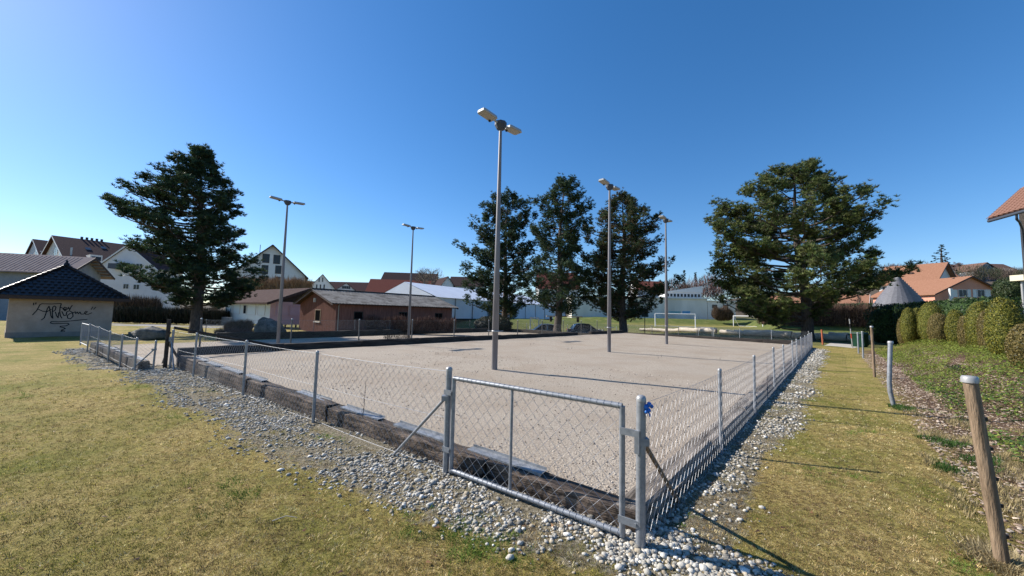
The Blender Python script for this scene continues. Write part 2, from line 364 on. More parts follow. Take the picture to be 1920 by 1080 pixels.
sleeper_wall('far stretch of the dark dividing wall up to the back corner', sa(21.15, 12.25), sa(S1+.1, 12.25), C2Z-.05, C2Z-.05, .70, [M['timber_dark']], 1, 2.4)
sleeper_wall('back edging of dark sleepers at the far end of the main court', sa(S1+.12, 12.4), sa(S1+.12, .1), -.05, -.05, .42, [M['timber_dark']], 1, 2.4)
sleeper_wall('far edging of dark sleepers in front of the red brown shed', sa(2.0, 24.7), sa(25.6, 24.7), C2Z-.1, C2Z-.1, .46, [M['timber_dark']], 1, 2.4)
sleeper_wall('end edging of dark sleepers beyond the second court near the parked cars', sa(25.7, 24.7), sa(25.7, 12.6), C2Z-.1, C2Z-.1, .40, [M['timber_dark']], 1, 2.4)
A2 = [gp(x, y, 0)[:2] for x, y in ((252, 694), (225, 681.5), (203, 670), (182, 659.5), (164, 651.5))]
dA2 = (A2[-1]-A2[0])/np.linalg.norm(A2[-1]-A2[0]); nA2 = np.array([-dA2[1], dA2[0]]); nA2 = nA2 if nA2[1] > 0 else -nA2
wallA2 = sleeper_wall('front edging of pale topped sleepers along the left court', A2[0]+nA2*.18+dA2*.05, A2[-1]+nA2*.18, -.09, -.12, .30, mt, 1, 1.3)
for i in range(6):
    l0 = .2+i*1.25; mb = MB(); p = dA2*(l0+.5)+nA2*.02
    mb.box((p[0], p[1], .335), (1.0, .13, .012), (dA2[0], dA2[1], 0), (nA2[0], nA2[1], 0)); mb.build('metal_channel', M['channel'], wallA2)

# ------------------------------------------------------------------ chain link fences
def zig(mb, p, d, L, z0, z1, r, pitch=.055, zigzag=True):
    """woven wires of one panel: p plan start, d plan direction, L length"""
    p = np.array(p, float); h = z1-z0; off = np.array([-d[1], d[0]])*r*1.3
    if zigzag:
        n = int(L/pitch); m = max(2, int(h/pitch))
        for i in range(n):
            base = (i+.5)*pitch*L/(n*pitch); pts = []
            for j in range(m+1):
                sgn = 1 if (i+j) % 2 == 0 else -1
                q = p+d*(base+sgn*pitch*.5)+off*(sgn)
                pts.append((q[0], q[1], z0+h*j/m))
            mb.tube(pts, r, 3, cap=False, smooth=False)
    else:
        hh = h; st = pitch*1.55; k = -hh
        while k < L:
            for sg in (1, -1):
                u0, u1 = (k, k+hh) if sg > 0 else (k+hh, k); w0, w1 = z0, z1
                def clip(u): return min(max(u, 0), L)
                du = u1-u0; a = clip(u0); b = clip(u1)
                za = w0+(w1-w0)*(a-u0)/du; zb = w0+(w1-w0)*(b-u0)/du
                if abs(b-a) > .01:
                    A = p+d*a+off*sg; B = p+d*b+off*sg
                    mb.tube([(A[0], A[1], za), (B[0], B[1], zb)], r, 3, cap=False, smooth=False)
            k += st
def round_post(p, h, r, m, parent, name='post', top=None, cap=True, z0=-.15):
    mb = MB(); p = np.array(p, float)-np.array(parent.location)[:len(p)]*0
    tp = np.array([p[0], p[1], p[2]+h]) if top is None else np.array(top)
    mb.tube([p+[0, 0, z0], p+(tp-p)*.3, p+(tp-p)*.7, tp], r, 10)
    o = mb.build(name, m, parent)
    if cap:
        c = MB(); c.lathe(tp, [(r*1.08, -.02), (r*1.1, 0), (r*.9, r*.45), (r*.5, r*.7), (0, r*.78)], 10); c.build('cap', M['cap'], o)
    return o
def fence(label, pts, h, r=.024, wire_r=.0016, zz=True, wm=None, pm=None, top_wire=.003, mids=(.55,), pitch=.055, group='chain link fences round the courts', zoff=None, mesh_from=.02, names='chain_link_fence'):
    wm = wm or M['wire']; pm = pm or M['galv']; P = [np.array(q, float) for q in pts]
    b = P[0]; zb = float(ground(b[0], b[1])) if zoff is None else zoff
    t = thing(names, label, 'fence', (b[0], b[1], zb), group=group)
    rel = []
    for q in P:
        z = (float(ground(q[0], q[1])) if zoff is None else zoff)-zb; rel.append(np.array([q[0]-b[0], q[1]-b[1], z]))
    for i, q in enumerate(rel):
        hh = h[i] if isinstance(h, (list, tuple)) else h
        tl = (random.uniform(-.008, .008), random.uniform(-.008, .008))
        round_post(q, hh, r if isinstance(r, float) else r[i], pm, t, top=(q[0]+tl[0], q[1]+tl[1], q[2]+hh))
    mesh = MB(); wires = MB()
    for i in range(len(rel)-1):
        a, c = rel[i], rel[i+1]; d = (c-a)[:2]; L = np.linalg.norm(d); d = d/L
        h0 = (h[i] if isinstance(h, (list, tuple)) else h); h1 = (h[i+1] if isinstance(h, (list, tuple)) else h)
        z0 = (a[2]+c[2])/2+mesh_from; z1 = (a[2]+c[2])/2+min(h0, h1)-.03
        near = zz is True or (not isinstance(zz, bool) and i < zz)
        off = np.array([d[1], -d[0]])*.028
        zig(mesh, a[:2]+off, d, L, z0, z1, wire_r, pitch, near)
        for zf in (0.0,)+tuple(mids)+(1.0,):
            sag = .012 if zf else .02; m = 5; pl = []
            for j in range(m+1):
                f = j/m; q = a+(c-a)*f; z = q[2]+mesh_from+(h0+(h1-h0)*f-.03-mesh_from)*zf-sag*4*f*(1-f)
                pl.append((q[0]+off[0], q[1]+off[1], z))
            wires.tube(pl, top_wire if zf in (0.0, 1.0) else top_wire*.8, 4, cap=False)
    mesh.build('wire_mesh', wm, t, 'stuff'); wires.build('tension_wire', wm, t)
    return t, rel
def strut(t, a, b, m=None, r=.016):
    mb = MB(); mb.tube([a, b], r, 8); mb.build('strut', m or M['galv'], t)
    mb = MB(); mb.box(a, (.07, .07, .05)); mb.build('clamp', M['galv'], t)
GL = P0+DA*1.93                                    # left gate post
fa_pts = [gp(x, y)[:2] for x, y in ((835, 885), (596, 790), (469, 740), (378, 705), (318, 690))]
fa_pts[0] = GL
for i in range(1, 5):                               # straighten on the front line
    l = np.dot(fa_pts[i]-P0, DA); fa_pts[i] = P0+DA*l
fA, relA = fence('front wire fence with a middle tension wire, left of the near gate', fa_pts, [1.03, 1.0, 1.0, 1.0, .99], [.031, .022, .022, .022, .027], .0016, True, mids=(.52,))
strut(fA, (relA[0][0]+DA[0]*.03, relA[0][1]+DA[1]*.03-.03, .74), (relA[0][0]+DA[0]*.82-.02, relA[0][1]+DA[1]*.82-.04, -.03))
e = relA[-1]; strut(fA, (e[0], e[1]-.03, .72), (e[0]-DA[0]*.55, e[1]-DA[1]*.55-.05, -.02))
strut(fA, (e[0], e[1]-.03, .78), (e[0]+DA[0]*.8, e[1]+DA[1]*.8, .05))
fb_pts = [P0]+[P0+DB*l for l in (2.44, 4.88, 7.6, 9.65, 12.45, 14.1, 16.5, 18.9, 21.3, 23.6, 25.2)]
fB, relB = fence('long wire fence with bright galvanised posts beside the lawn strip, starting at the gate', fb_pts, [1.02]+[.99]*3+[.95]*8, [.033]+[.021]*11, .0012, 6, mids=(), top_wire=.0016)
strut(fB, (.02, .0, .72), (DB[0]*.86, DB[1]*.86, -.02), M['wood_post'], .017)
a2 = [gp(287, 692)[:2]]+list(A2)
f2, rel2 = fence('short wire fence with two tension wires along the front of the left court', a2, [.72, .80, .80, .80, .85, .90], .022, .0015, False, mids=(.5,), zoff=0.0)
strut(f2, (.0, -.02, .5), (-.36, -.22, -.02))
# panel turned outwards at the far left end
t = thing('side_gate', 'closed narrow wire gate panel at the far left end of the fence', 'gate', (A2[-1][0], A2[-1][1], 0)); q = gp(150.5, 645)[:2]-A2[-1]
mb = MB(); mb.tube([(q[0], q[1], -.05), (q[0], q[1], .86)], .022, 8); mb.build('post', M['galv'], t)
mb = MB(); mb.tube([(.0, 0, .84), (q[0], q[1], .84)], .018, 6); mb.build('top_rail', M['galv'], t)
mb = MB(); mb.tube([(.0, 0, .06), (q[0], q[1], .06)], .018, 6); mb.build('bottom_rail', M['galv'], t)
L = np.linalg.norm(q); mb = MB(); zig(mb, (0, 0), q/L, L, .07, .83, .0015, .055, False); mb.build('wire_mesh', M['wire'], t, 'stuff')
# old fence on the dividing wall
sm0 = 2.2; om = M['post_old']
mid_pts = [sa(s, 12.5) for s in np.arange(-.55, S1+.5, 2.32)]
fence('old thin wire fence with dark posts standing behind the dividing sleeper wall', mid_pts, 1.42, .024, .0010, False, M['wire_far'], om, .002, (), .06, zoff=C2Z)
fence('low wire fence with pale thin posts along the far edge before the red brown shed', [sa(s, 25.1) for s in np.arange(1.6, 27, 2.8)], 1.15, .02, .0010, False, M['wire'], M['post_old'], .002, (), .06, zoff=-.2)
fence('low wire fence across the far end of the second court before the parked cars', [sa(26.2, a) for a in np.arange(24.6, 12.4, -2.4)], 1.0, .022, .0012, False, M['wire'], M['galv'], .002, (), .06, zoff=-.2)
bk = [sa(S1+.5, a) for a in (11.9, 9.9, 7.9, 6.6)]
fence('grey wire fence along the far end of the main court, left of the small gate', bk, 1.0, .022, .0012, False, M['wire'], M['post_old'], .002, (), .06)
fence('grey wire fence along the far end of the main court, right of the small gate', [sa(S1+.5, a) for a in (5.5, 3.9, 2.1, .2)], .98, .022, .0012, False, M['wire'], M['cap'], .002, (), .06)

# ------------------------------------------------------------------ gates
def gate(label, p, q, z0, z1, r, bars=(.42,), wr=.0018, zz=True, z_off=0.0, name='wire_gate'):
    p = np.array(p, float); q = np.array(q, float); d = q-p; L = np.linalg.norm(d); d /= L
    t = thing(name, label, 'gate', (p[0], p[1], z_off))
    def P(u, z): return (d[0]*u, d[1]*u, z)
    for nm, a, b in (('top_rail', P(0, z1), P(L, z1)), ('bottom_rail', P(0, z0), P(L, z0)), ('side_bar', P(0, z0-.02), P(0, z1+.0)), ('side_bar', P(L, z0-.02), P(L, z1))):
        mb = MB(); mb.tube([a, b], r, 10); mb.build(nm, M['galv'], t)
    for f in bars:
        mb = MB(); mb.tube([P(L*f, z0), P(L*f, z1)], r*.62, 8); mb.build('middle_bar', M['galv'], t)
    mb = MB(); zig(mb, (d[1]*-.0, 0), d, L, z0+.01, z1-.01, wr, .055, zz); mb.build('wire_mesh', M['wire'], t, 'stuff')
    # binding loops of wire round the frame
    mb = MB(); n = int(L/.055)
    for i in range(n):
        for z in (z0, z1):
            c = P((i+.5)*L/n, z); pts = [(c[0]+(r+.003)*math.cos(k)*-d[1], c[1]+(r+.003)*math.cos(k)*d[0], c[2]+(r+.003)*math.sin(k)) for k in np.linspace(0, 6.28, 7)]
            mb.tube(pts, .0022, 3, cap=False)
    if zz: mb.build('binding_wire', M['wire'], t, 'stuff')
    return t, d, L
gt, gd, gl = gate('closed galvanised gate with a wire mesh filling at the near corner of the main court', GL-DA*.075, P0+DA*.13, .045, .945, .0215, wr=.0019)
for (u, z, w) in ((-.055, .80, .1), (-.055, .24, .1), (gl+.06, .775, .13), (gl+.06, .155, .16)):
    mb = MB(); mb.box((gd[0]*u+gd[1]*.03, gd[1]*u-gd[0]*.03, z), (w, .008, .05), (gd[0], gd[1], 0), (-gd[1], gd[0], 0))
    mb.box((gd[0]*(u+.045)+gd[1]*.037, gd[1]*(u+.045)-gd[0]*.037, z), (.016, .012, .016), (gd[0], gd[1], 0), (-gd[1], gd[0], 0))
    mb.build('hinge_plate', M['galv'], gt)
mb = MB(); mb.box((gd[0]*(gl+.12)+gd[1]*.04, gd[1]*(gl+.12)-gd[0]*.04, .72), (.035, .012, .16), (gd[0], gd[1], 0), (-gd[1], gd[0], 0)); mb.build('latch', M['galv'], gt)
gate('small pale wire gate in the far end fence, before the logs', sa(S1+.5, 6.5), sa(S1+.5, 5.6), .05, 1.0, .02, (), .0012, False)
# blue plastic tied to the corner post
mb = MB()
for c, r in (((.035, -.025, .965), .022), ((.055, -.03, .985), .018), ((.05, -.035, .945), .016), ((.075, -.02, .97), .015), ((.03, -.04, .935), .014)):
    mb.lathe(c, [(0, -r), (r*.75, -r*.7), (r, 0), (r*.7, r*.75), (0, r)], 7)
mb.tube([(0.04, -.02, .95), (.05, -.05, .92), (.06, -.03, .90)], .006, 5)
o = mb.build('plastic_tie', M['blue']); o.location = (P0[0], P0[1], 0); tag(o, 'crumpled blue plastic strip knotted to the corner gate post', 'plastic strip')

# wooden post and braces beside the gap
t = thing('wooden_post', 'dark wooden post with leaning braces at the gap between the courts', 'post', (*gp(309, 690)[:2], 0))
b = gp(309, 690); tp = at(308, 599, b[1]); mb = MB(); mb.tube([(0, 0, -.1), (0, 0, tp[2])], .045, 7); mb.build('shaft', M['timber_dark'], t)
e1 = np.array([*sa(1.9, 12.1), .30])-[b[0], b[1], 0]; mb = MB(); mb.tube([(.05, .1, 1.05), tuple(e1)], .04, 6); mb.build('brace', M['timber_dark'], t)
mb = MB(); mb.tube([(-1.0, 1.6, -.1), (-.05, .05, .72)], .035, 6); mb.build('brace', M['timber_dark'], t)

# ------------------------------------------------------------------ floodlight masts
def mast(px, py, z0, ty, tx, label, clamp=True, base=None):
    p = gp(px, py, z0) if base is None else np.array(base)
    top = at(tx, ty, p[1])[2]; h = top-z0
    t = thing('floodlight_mast', label, 'floodlight', (p[0], p[1], z0), group='twin floodlight masts on the courts')
    mb = MB(); mb.tube([(0, 0, -.1), (0, 0, .95), (0, 0, .96), (0, 0, h*.55), (0, 0, h-.1)], [.074, .074, .086, .062, .038], 12); mb.build('pole', M['pole'], t)
    if clamp:
        mb = MB(); mb.lathe((0, 0, .97), [(.088, -.02), (.1, -.02), (.1, .02), (.088, .02)], 12)
        mb.tube([(-.2, -.02, .985), (-.1, -.01, .97)], .012, 6); mb.tube([(.1, 0, .97), (.2, .02, .98)], .012, 6); mb.build('clamp_ring', M['cap'], t)
    mb = MB(); mb.lathe((0, 0, h), [(.04, -.16), (.11, -.12), (.16, -.02), (.16, .06), (0, .07)], 8, False); mb.build('hub', M['lampd'], t)
    X = np.array([DB[0], DB[1], 0]); Y = np.array([-DB[1], DB[0], 0])
    for sg in (-1, 1):
        Xs = np.array([DB[0]*sg, DB[1]*sg, .06]); Xs /= np.linalg.norm(Xs); Z = np.cross(X*sg, Y*sg); Z = np.array([0, 0, 1.])
        mb = MB(); mb.tube([Xs*.12+[0, 0, h], Xs*.27+[0, 0, h+.02]], .03, 6); ar = mb.build('arm', M['lamp'], t)
        c = Xs*.50+[0, 0, h+.03]
        mb = MB()
        prof = [(-.25, -.11), (-.22, -.145), (.2, -.145), (.25, -.11), (.25, .11), (.2, .145), (-.22, .145), (-.25, .11)]
        lo = [c+Xs*a+Y*b+[0, 0, -.03] for a, b in prof]; hi = [c+Xs*a*.97+Y*b*.9+[0, 0, .035] for a, b in prof]
        mb.raw(lo+hi, [tuple(range(8))[::-1], tuple(range(8, 16))]+[(i, (i+1) % 8, 8+(i+1) % 8, 8+i) for i in range(8)])
        hd = mb.build('lamp_head', M['lamp'], t)
        mb = MB(); mb.box(c+[0, 0, -.034], (.40, .22, .006), Xs, Y); mb.build('lens', M['lampg'], hd)
        mb = MB(); mb.lathe(c-Xs*.17+Y*.09+[0, 0, -.07], [(0, 0), (.03, 0), (.035, .035)], 8); mb.build('sensor', M['black'], hd)
    return t
def pz(x, y):
    z = .2
    for _ in range(4): p = gp(x, y, z); z = float(courtz(p[0], p[1]))
    return z
mast(927, 693, pz(927, 693), 234, 937, 'tallest nearest mast with two lamp heads, on the main court')
mast(1142, 660, pz(1142, 660), 350, 1149, 'second mast with two lamp heads, in front of the right pine of the group')
mast(1250, 645, pz(1250, 645), 413, 1253, 'farthest mast on the main court, before the pale hall')
mast(0, 0, C2Z, 379, 541, 'left mast with two lamp heads, between the white barrack and the shed', False, (-10.9, 17.4, 0))
mast(0, 0, C2Z, 427, 775, 'mast with two lamp heads in front of the long red brown shed', False, (-6.34, 22.98, 0))
q = gp(917, 614, C2Z)
mast(0, 0, C2Z, 462, 924, 'slim mast half hidden just behind the nearest mast', False, (-2.05, 35.5, 0)) if False else None

# ------------------------------------------------------------------ posts along the right bed
def leaning_post(x, y, tx, ty, r, m, label, cap=True, mids=None, cap_m=None):
    b = gp(x, y); z = float(ground(b[0], b[1])); b = gp(x, y, z); tp = at(tx, ty, b[1])-[b[0], b[1], z]
    t = thing('fence_post', label, 'post', (b[0], b[1], z), group='leftover fence posts along the planted bed')
    mb = MB(); pts = [(-(tp[0])*.08, 0, -.1), (0, 0, 0)]
    if mids:
        for (mx, my) in mids: pts.append(tuple(at(mx, my, b[1])-[b[0], b[1], z]))
    pts.append(tuple(tp)); mb.tube(pts, r, 12); mb.build('shaft', m, t)
    if cap: c = MB(); c.lathe(tp, [(r*1.16, -.03), (r*1.18, 0), (r*1.0, r*.4), (0, r*.5)], 14); c.build('cap', cap_m or M['cap'], t)
    return t, tp
wp, tp = leaning_post(1881, 1062, 1818, 709, .036, M['wood_post'], 'leaning round wooden post with a pale cap at the right edge, nearest to the camera')
for f in (.16, .32, .46, .62, .78):
    mb = MB(); c = tp*f+[.042, -.01, 0]; mb.box(c, (.02, .02, .022)); mb.build('insulator', M['black'], wp)
leaning_post(1676, 761, 1669.5, 641, .038, M['galv'], 'grey metal pipe post bent near its foot beside the mulch', True, [(1669, 735), (1667.5, 718), (1668, 690)])
leaning_post(1640, 707, 1634, 612, .034, M['wood_post'], 'tall thin brown wooden post behind the bent pipe')
leaning_post(1619, 672, 1616.5, 622, .035, M['galv'], 'short grey post in front of the green bin, right one')
leaning_post(1610, 663, 1608, 624, .035, M['galv'], 'short grey post in front of the green bin, left one')
b = gp(1599, 653); t = thing('marker_pole', 'thin leaning red and white pole left of the green bin', 'pole', (b[0], b[1], 0)); tp = at(1592.5, 598, b[1])-[b[0], b[1], 0]
red = mat('red_paint', (.45, .05, .03), .6); orange = mat('orange_paint', (.40, .11, .05), .6)
for i in range(6):
    mb = MB(); mb.tube([tp*i/6+[0, 0, 0], tp*(i+1)/6], .028, 7); mb.build('shaft', red if i in (2,) else M['cap'] if i != 4 else M['black'], t)
b = gp(1543, 646); mb = MB(); tp = at(1540.5, 618, b[1])-[b[0], b[1], 0]; mb.tube([(0, 0, -.1), tuple(tp)], .05, 6); o = mb.build('stake', orange); o.location = (b[0], b[1], 0); tag(o, 'orange painted stake standing in the grass right of the big pine trunk', 'stake')
# green bin
gb = mat('green_bin_plastic', (.003, .03, .015), .45, 0, (.005, .045, .02), 8); b = at(1612, 654, 25); t = thing('refuse_bin', 'dark green ribbed refuse bin beyond the lawn strip', 'bin', (b[0], b[1], b[2]), .5)
mb = MB(); mb.raw([(-.36, -.3, .12), (.36, -.3, .12), (.36, .3, .12), (-.36, .3, .12), (-.42, -.36, 1.0), (.42, -.36, 1.0), (.42, .36, 1.0), (-.42, .36, 1.0)], [(0, 3, 2, 1), (0, 1, 5, 4), (1, 2, 6, 5), (2, 3, 7, 6), (3, 0, 4, 7), (4, 5, 6, 7)])
for i in range(6): mb.box((-.32+i*.128, -.345, .6), (.05, .05, .75))
mb.build('body', gb, t)
mb = MB(); mb.raw([(-.46, -.4, 1.0), (.46, -.4, 1.0), (.46, .4, 1.0), (-.46, .4, 1.0), (-.4, -.3, 1.12), (.4, -.3, 1.12), (.4, .36, 1.12), (-.4, .36, 1.12)], [(0, 1, 5, 4), (1, 2, 6, 5), (2, 3, 7, 6), (3, 0, 4, 7), (4, 5, 6, 7), (0, 3, 2, 1)]); mb.build('lid', gb, t)
for sx in (-.3, .3):
    mb = MB(); mb.tube([(sx-.04, .25, .1), (sx+.04, .25, .1)], .1, 10); mb.build('wheel', M['black'], t)
    mb = MB(); mb.tube([(sx-.03, -.25, .1), (sx+.03, -.25, .1)], .1, 10); mb.build('wheel', M['black'], t)

# ------------------------------------------------------------------ houses
def house(label, cat, O, U, L, Wd, z0, ze, zr, wall, roofmat, axis='u', over=.5, name='house', group=None, thick=.14, walls2=None, roof=True, over_g=None, trim=None, low=True):
    """box with a gabled roof. u=0..L along U, v=0..Wd along V (left of U), ridge along 'u' or 'v'"""
    O = np.array([O[0], O[1], 0.0]); U = np.array([U[0], U[1], 0.]); U /= np.linalg.norm(U); V = np.array([-U[1], U[0], 0]); og = over if over_g is None else over_g
    t = thing(name, label, cat, (O[0], O[1], z0), group=group)
    def P(u, v, z): return U*u+V*v+np.array([0, 0, z-z0])
    mb = MB()
    if axis == 'u': g0 = [P(0, 0, z0-1), P(0, Wd, z0-1), P(0, Wd, ze), P(0, Wd/2, zr), P(0, 0, ze)]; g1 = [P(L, 0, z0-1), P(L, 0, ze), P(L, Wd/2, zr), P(L, Wd, ze), P(L, Wd, z0-1)]; s0 = [P(0, 0, z0-1), P(0, 0, ze), P(L, 0, ze), P(L, 0, z0-1)][::-1]; s1 = [P(0, Wd, z0-1), P(0, Wd, ze), P(L, Wd, ze), P(L, Wd, z0-1)]
    else: g0 = [P(0, 0, z0-1), P(L, 0, z0-1), P(L, 0, ze), P(L/2, 0, zr), P(0, 0, ze)]; g1 = [P(0, Wd, z0-1), P(L, Wd, z0-1), P(L, Wd, ze), P(L/2, Wd, zr), P(0, Wd, ze)][::-1]; s0 = [P(0, 0, z0-1), P(0, 0, ze), P(0, Wd, ze), P(0, Wd, z0-1)]; s1 = [P(L, 0, z0-1), P(L, 0, ze), P(L, Wd, ze), P(L, Wd, z0-1)][::-1]
    for g in (g0, g1, s0, s1): mb.poly([p-[0, 0, 3.0] if p[2] < -.5 and low else p for p in g])
    mb.build('wall', wall, t)
    if roof:
        half = (Wd if axis == 'u' else L)/2; sl = (zr-ze)/half; ln = (L if axis == 'u' else Wd); dz = over*sl
        for sd_ in (0, 1):
            mb = MB()
            def R(a, b, z):      # a along ridge, b across (0..2*half)
                return P(a, b, z) if axis == 'u' else P(b, a, z)
            b0 = -over if sd_ == 0 else 2*half+over; bm = half
            lo = [R(-og, b0, ze-dz+.02), R(ln+og, b0, ze-dz+.02), R(ln+og, bm, zr+.02), R(-og, bm, zr+.02)]; hi = [q+[0, 0, thick] for q in lo]
            mb.raw(lo+hi, [(0, 1, 2, 3), (7, 6, 5, 4), (0, 4, 5, 1), (1, 5, 6, 2), (2, 6, 7, 3), (3, 7, 4, 0)]); mb.build('roof', roofmat, t)
        if trim:
            for a in (-og, ln+og):
                mb = MB()
                for (b0, b1) in ((-over, half), (2*half+over, half)):
                    p0 = R(a, b0, ze-dz-.04); p1 = R(a, b1, zr-.04); dd = p1-p0; ll = np.linalg.norm(dd); dd /= ll
                    al = (U if axis == 'u' else V); mb.box((p0+p1)/2+al*(.02 if a > 0 else -.02)+[0, 0, thick/2+.02], (ll, .04, thick+.1), dd, al, np.cross(dd, al))
                mb.build('verge_board', trim, t)
    t['_'] = 0; del t['_']
    return dict(t=t, O=O, U=U, V=V, z0=z0, L=L, W=Wd, P=P)
def window(h, face, x0, y0, x1, y1, frame=None, glass=None, name='window', mull=1, sill=False, depth=.05, fw=.07, shade=None):
    """window given by the photograph's pixels on a wall of house h, rebuilt as a true rectangle on that wall"""
    U, V = h['U'], h['V']; off = dict(f=0, b=h['W'], l=0, r=h['L'])[face]
    if face in 'fb': n = V; o = h['O']+V*off; ax = U
    else: n = U; o = h['O']+U*off; ax = V
    out = -n if face in 'fl' else n
    pts = [on_plane(x, y, o, n) for x, y in ((x0, y1), (x1, y1), (x1, y0), (x0, y0))]
    us = [np.dot(p-h['O'], ax) for p in pts]; u0 = (us[0]+us[3])/2; u1 = (us[1]+us[2])/2
    if u1 < u0: u0, u1 = u1, u0
    z0 = (pts[0][2]+pts[1][2])/2; z1 = (pts[2][2]+pts[3][2])/2
    return window_at(h, face, u0, u1, z0, z1, frame, glass, name, mull, sill, depth, fw)
def window_at(h, face, u0, u1, z0, z1, frame=None, glass=None, name='window', mull=1, sill=False, depth=.05, fw=.07):
    U, V = h['U'], h['V']; off = dict(f=0, b=h['W'], l=0, r=h['L'])[face]
    if face in 'fb': n = V; ax = U; base = V*off
    else: n = U; ax = V; base = U*off
    out = -n if face in 'fl' else n; zc = h['z0']
    def Q(u, z, d): return base+ax*u+out*d+np.array([0, 0, z-zc])
    mb = MB(); w = u1-u0; hh = z1-z0
    for (uc, zz, du, dz) in ((u0+fw/2, (z0+z1)/2, fw, hh), (u1-fw/2, (z0+z1)/2, fw, hh), ((u0+u1)/2, z0+fw/2, w-2*fw, fw), ((u0+u1)/2, z1-fw/2, w-2*fw, fw)):
        mb.box(Q(uc, zz, depth/2+.004), (du, depth, dz), ax, out)
    for i in range(mull): mb.box(Q(u0+w*(i+1)/(mull+1), (z0+z1)/2, depth/2+.004), (fw*.7, depth*.8, hh-2*fw), ax, out)
    fo = mb.build(name, frame or M['frame_w'], h['t'])
    mb = MB(); mb.box(Q((u0+u1)/2, (z0+z1)/2, .016), (w-fw*1.2, .02, hh-fw*1.2), ax, out); mb.build('pane', glass or M['glass'], fo)
    if sill: mb = MB(); mb.box(Q((u0+u1)/2, z0-.03, .07), (w+.1, .14, .05), ax, out); mb.build('sill', M['frame_w'], fo)
    return fo

# --- graffiti hut with a pyramid roof
hw = mat('hut_render', (.38, .285, .225), .9, 0, (.46, .355, .285), 3, bump=.25, bscale=60, c3=(.30, .25, .21), scale3=1.0)
HL = gp(9, 634, -.2); HR = gp(205, 632.5, -.2); HU = np.array([math.cos(math.radians(54)), math.sin(math.radians(54))]); hl = 3.72; HV = np.array([-HU[1], HU[0]])
hut = thing('hut', 'beige rendered hut with a dark tiled pyramid roof and a black scrawl on its wall', 'hut', (HL[0], HL[1], -.2))
hd_ = 3.4; he = 2.26
U3 = np.array([HU[0], HU[1], 0]); V3 = np.array([HV[0], HV[1], 0]); Z3 = np.array([0, 0, 1.])
mb = MB(); mb.box(U3*hl/2+V3*hd_/2+Z3*(he/2+.1), (hl, hd_, he+.1), U3, V3); mb.build('wall', hw, hut)
mb = MB(); mb.box(U3*hl/2+V3*hd_/2+Z3*.08, (hl+.03, hd_+.03, .42), U3, V3); mb.build('plinth', mat('hut_plinth', (.27, .23, .2), .95, 0, (.22, .19, .165), 4), hut)
apx = U3*hl/2+V3*hd_/2; apz = at(115, 499, (HL[:2]+apx[:2])[1])[2]+.2; ov = .55; ez = 2.2
rt = mat('dark_clay_tile', (.016, .013, .013), .36, 0, (.035, .03, .03), 3, spec=.25)
cor = [(-ov, -ov), (hl+ov, -ov), (hl+ov, hd_+ov), (-ov, hd_+ov)]; cw = [U3*a+V3*b+Z3*ez for a, b in cor]; A_ = apx+Z3*apz
mb = MB(); mb.raw(cw+[A_]+[c+Z3*.1 for c in cw], [(0, 1, 4), (1, 2, 4), (2, 3, 4), (3, 0, 4), (0, 3, 2, 1)])
mb.build('roof', rt, hut)
mb = MB()
for i in range(4):
    a, b = cw[i], cw[(i+1) % 4]; mb.box((a+b)/2+Z3*-.05, (np.linalg.norm(b-a)+.05, .03, .2), (b-a)/np.linalg.norm(b-a), np.cross(Z3, (b-a)/np.linalg.norm(b-a)))
mb.build('fascia', M['frame_d'], hut)
# tiles on the two visible slopes, piece by piece
tm = MB(); prof = [(-.5, 0), (-.38, .22), (-.12, .34), (.14, .22), (.3, .05), (.5, .04)]
for k in range(5):
    (x0_, h0), (x1_, h1) = prof[k], prof[k+1]
    tm.raw([(x0_, 0, h0*.13+.045), (x1_, 0, h1*.13+.045), (x1_, 1, h1*.13), (x0_, 1, h0*.13)], [(0, 1, 2, 3)], True); tm.raw([(x0_, 0, h0*.13+.045), (x1_, 0, h1*.13+.045), (x1_, 0, h1*.13+.01), (x0_, 0, h0*.13+.01)], [(0, 3, 2, 1)])
tmesh = tm.mesh('tile', rt); cnt = 0; extra = MB()
for (ia, ib) in ((0, 1), (1, 2)):
    a, b = cw[ia], cw[ib]; mid = (a+b)/2; ex = (b-a)/np.linalg.norm(b-a); up = A_-mid; hs = np.linalg.norm(up); up = up/hs; nn = np.cross(ex, up); wfull = np.linalg.norm(b-a); rows = int(hs/.26)
    for r_ in range(rows):
        fr = r_/rows; wr = wfull*(1-fr); nt_ = int(wr/.24)
        for c_ in range(nt_):
            u = (c_+.5)*.24-nt_*.12+(.12 if r_ % 2 else 0)
            if abs(u) > wr/2-.1: continue
            pos = mid+ex*u+up*(r_*.26)+nn*.012; mat4 = Matrix([[ex[0]*.235, up[0]*.29, nn[0]*.6, pos[0]], [ex[1]*.235, up[1]*.29, nn[1]*.6, pos[1]], [ex[2]*.235, up[2]*.29, nn[2]*.6, pos[2]], [0, 0, 0, 1]])
            if cnt < 290: o = link('tile', tmesh, hut); o.matrix_basis = mat4; cnt += 1
            else: extra.raw([mat4 @ Vector(v) for v in tm.v], [f for f in tm.f])
if extra.v: extra.build('tile_field', rt, hut, 'stuff')
for c in cw[:]:
    mb = MB(); d = (A_-c); n_ = 14
    for k in range(n_): mb.tube([c+d*(k/n_)+Z3*.07, c+d*((k+1.1)/n_)+Z3*.05], [.085, .07], 7)
    mb.build('hip_tiles', rt, hut)
mb = MB(); mb.lathe(A_+Z3*.05, [(.16, 0), (.12, .1), (.05, .2), (.06, .26), (0, .34)], 8); mb.build('finial', rt, hut)
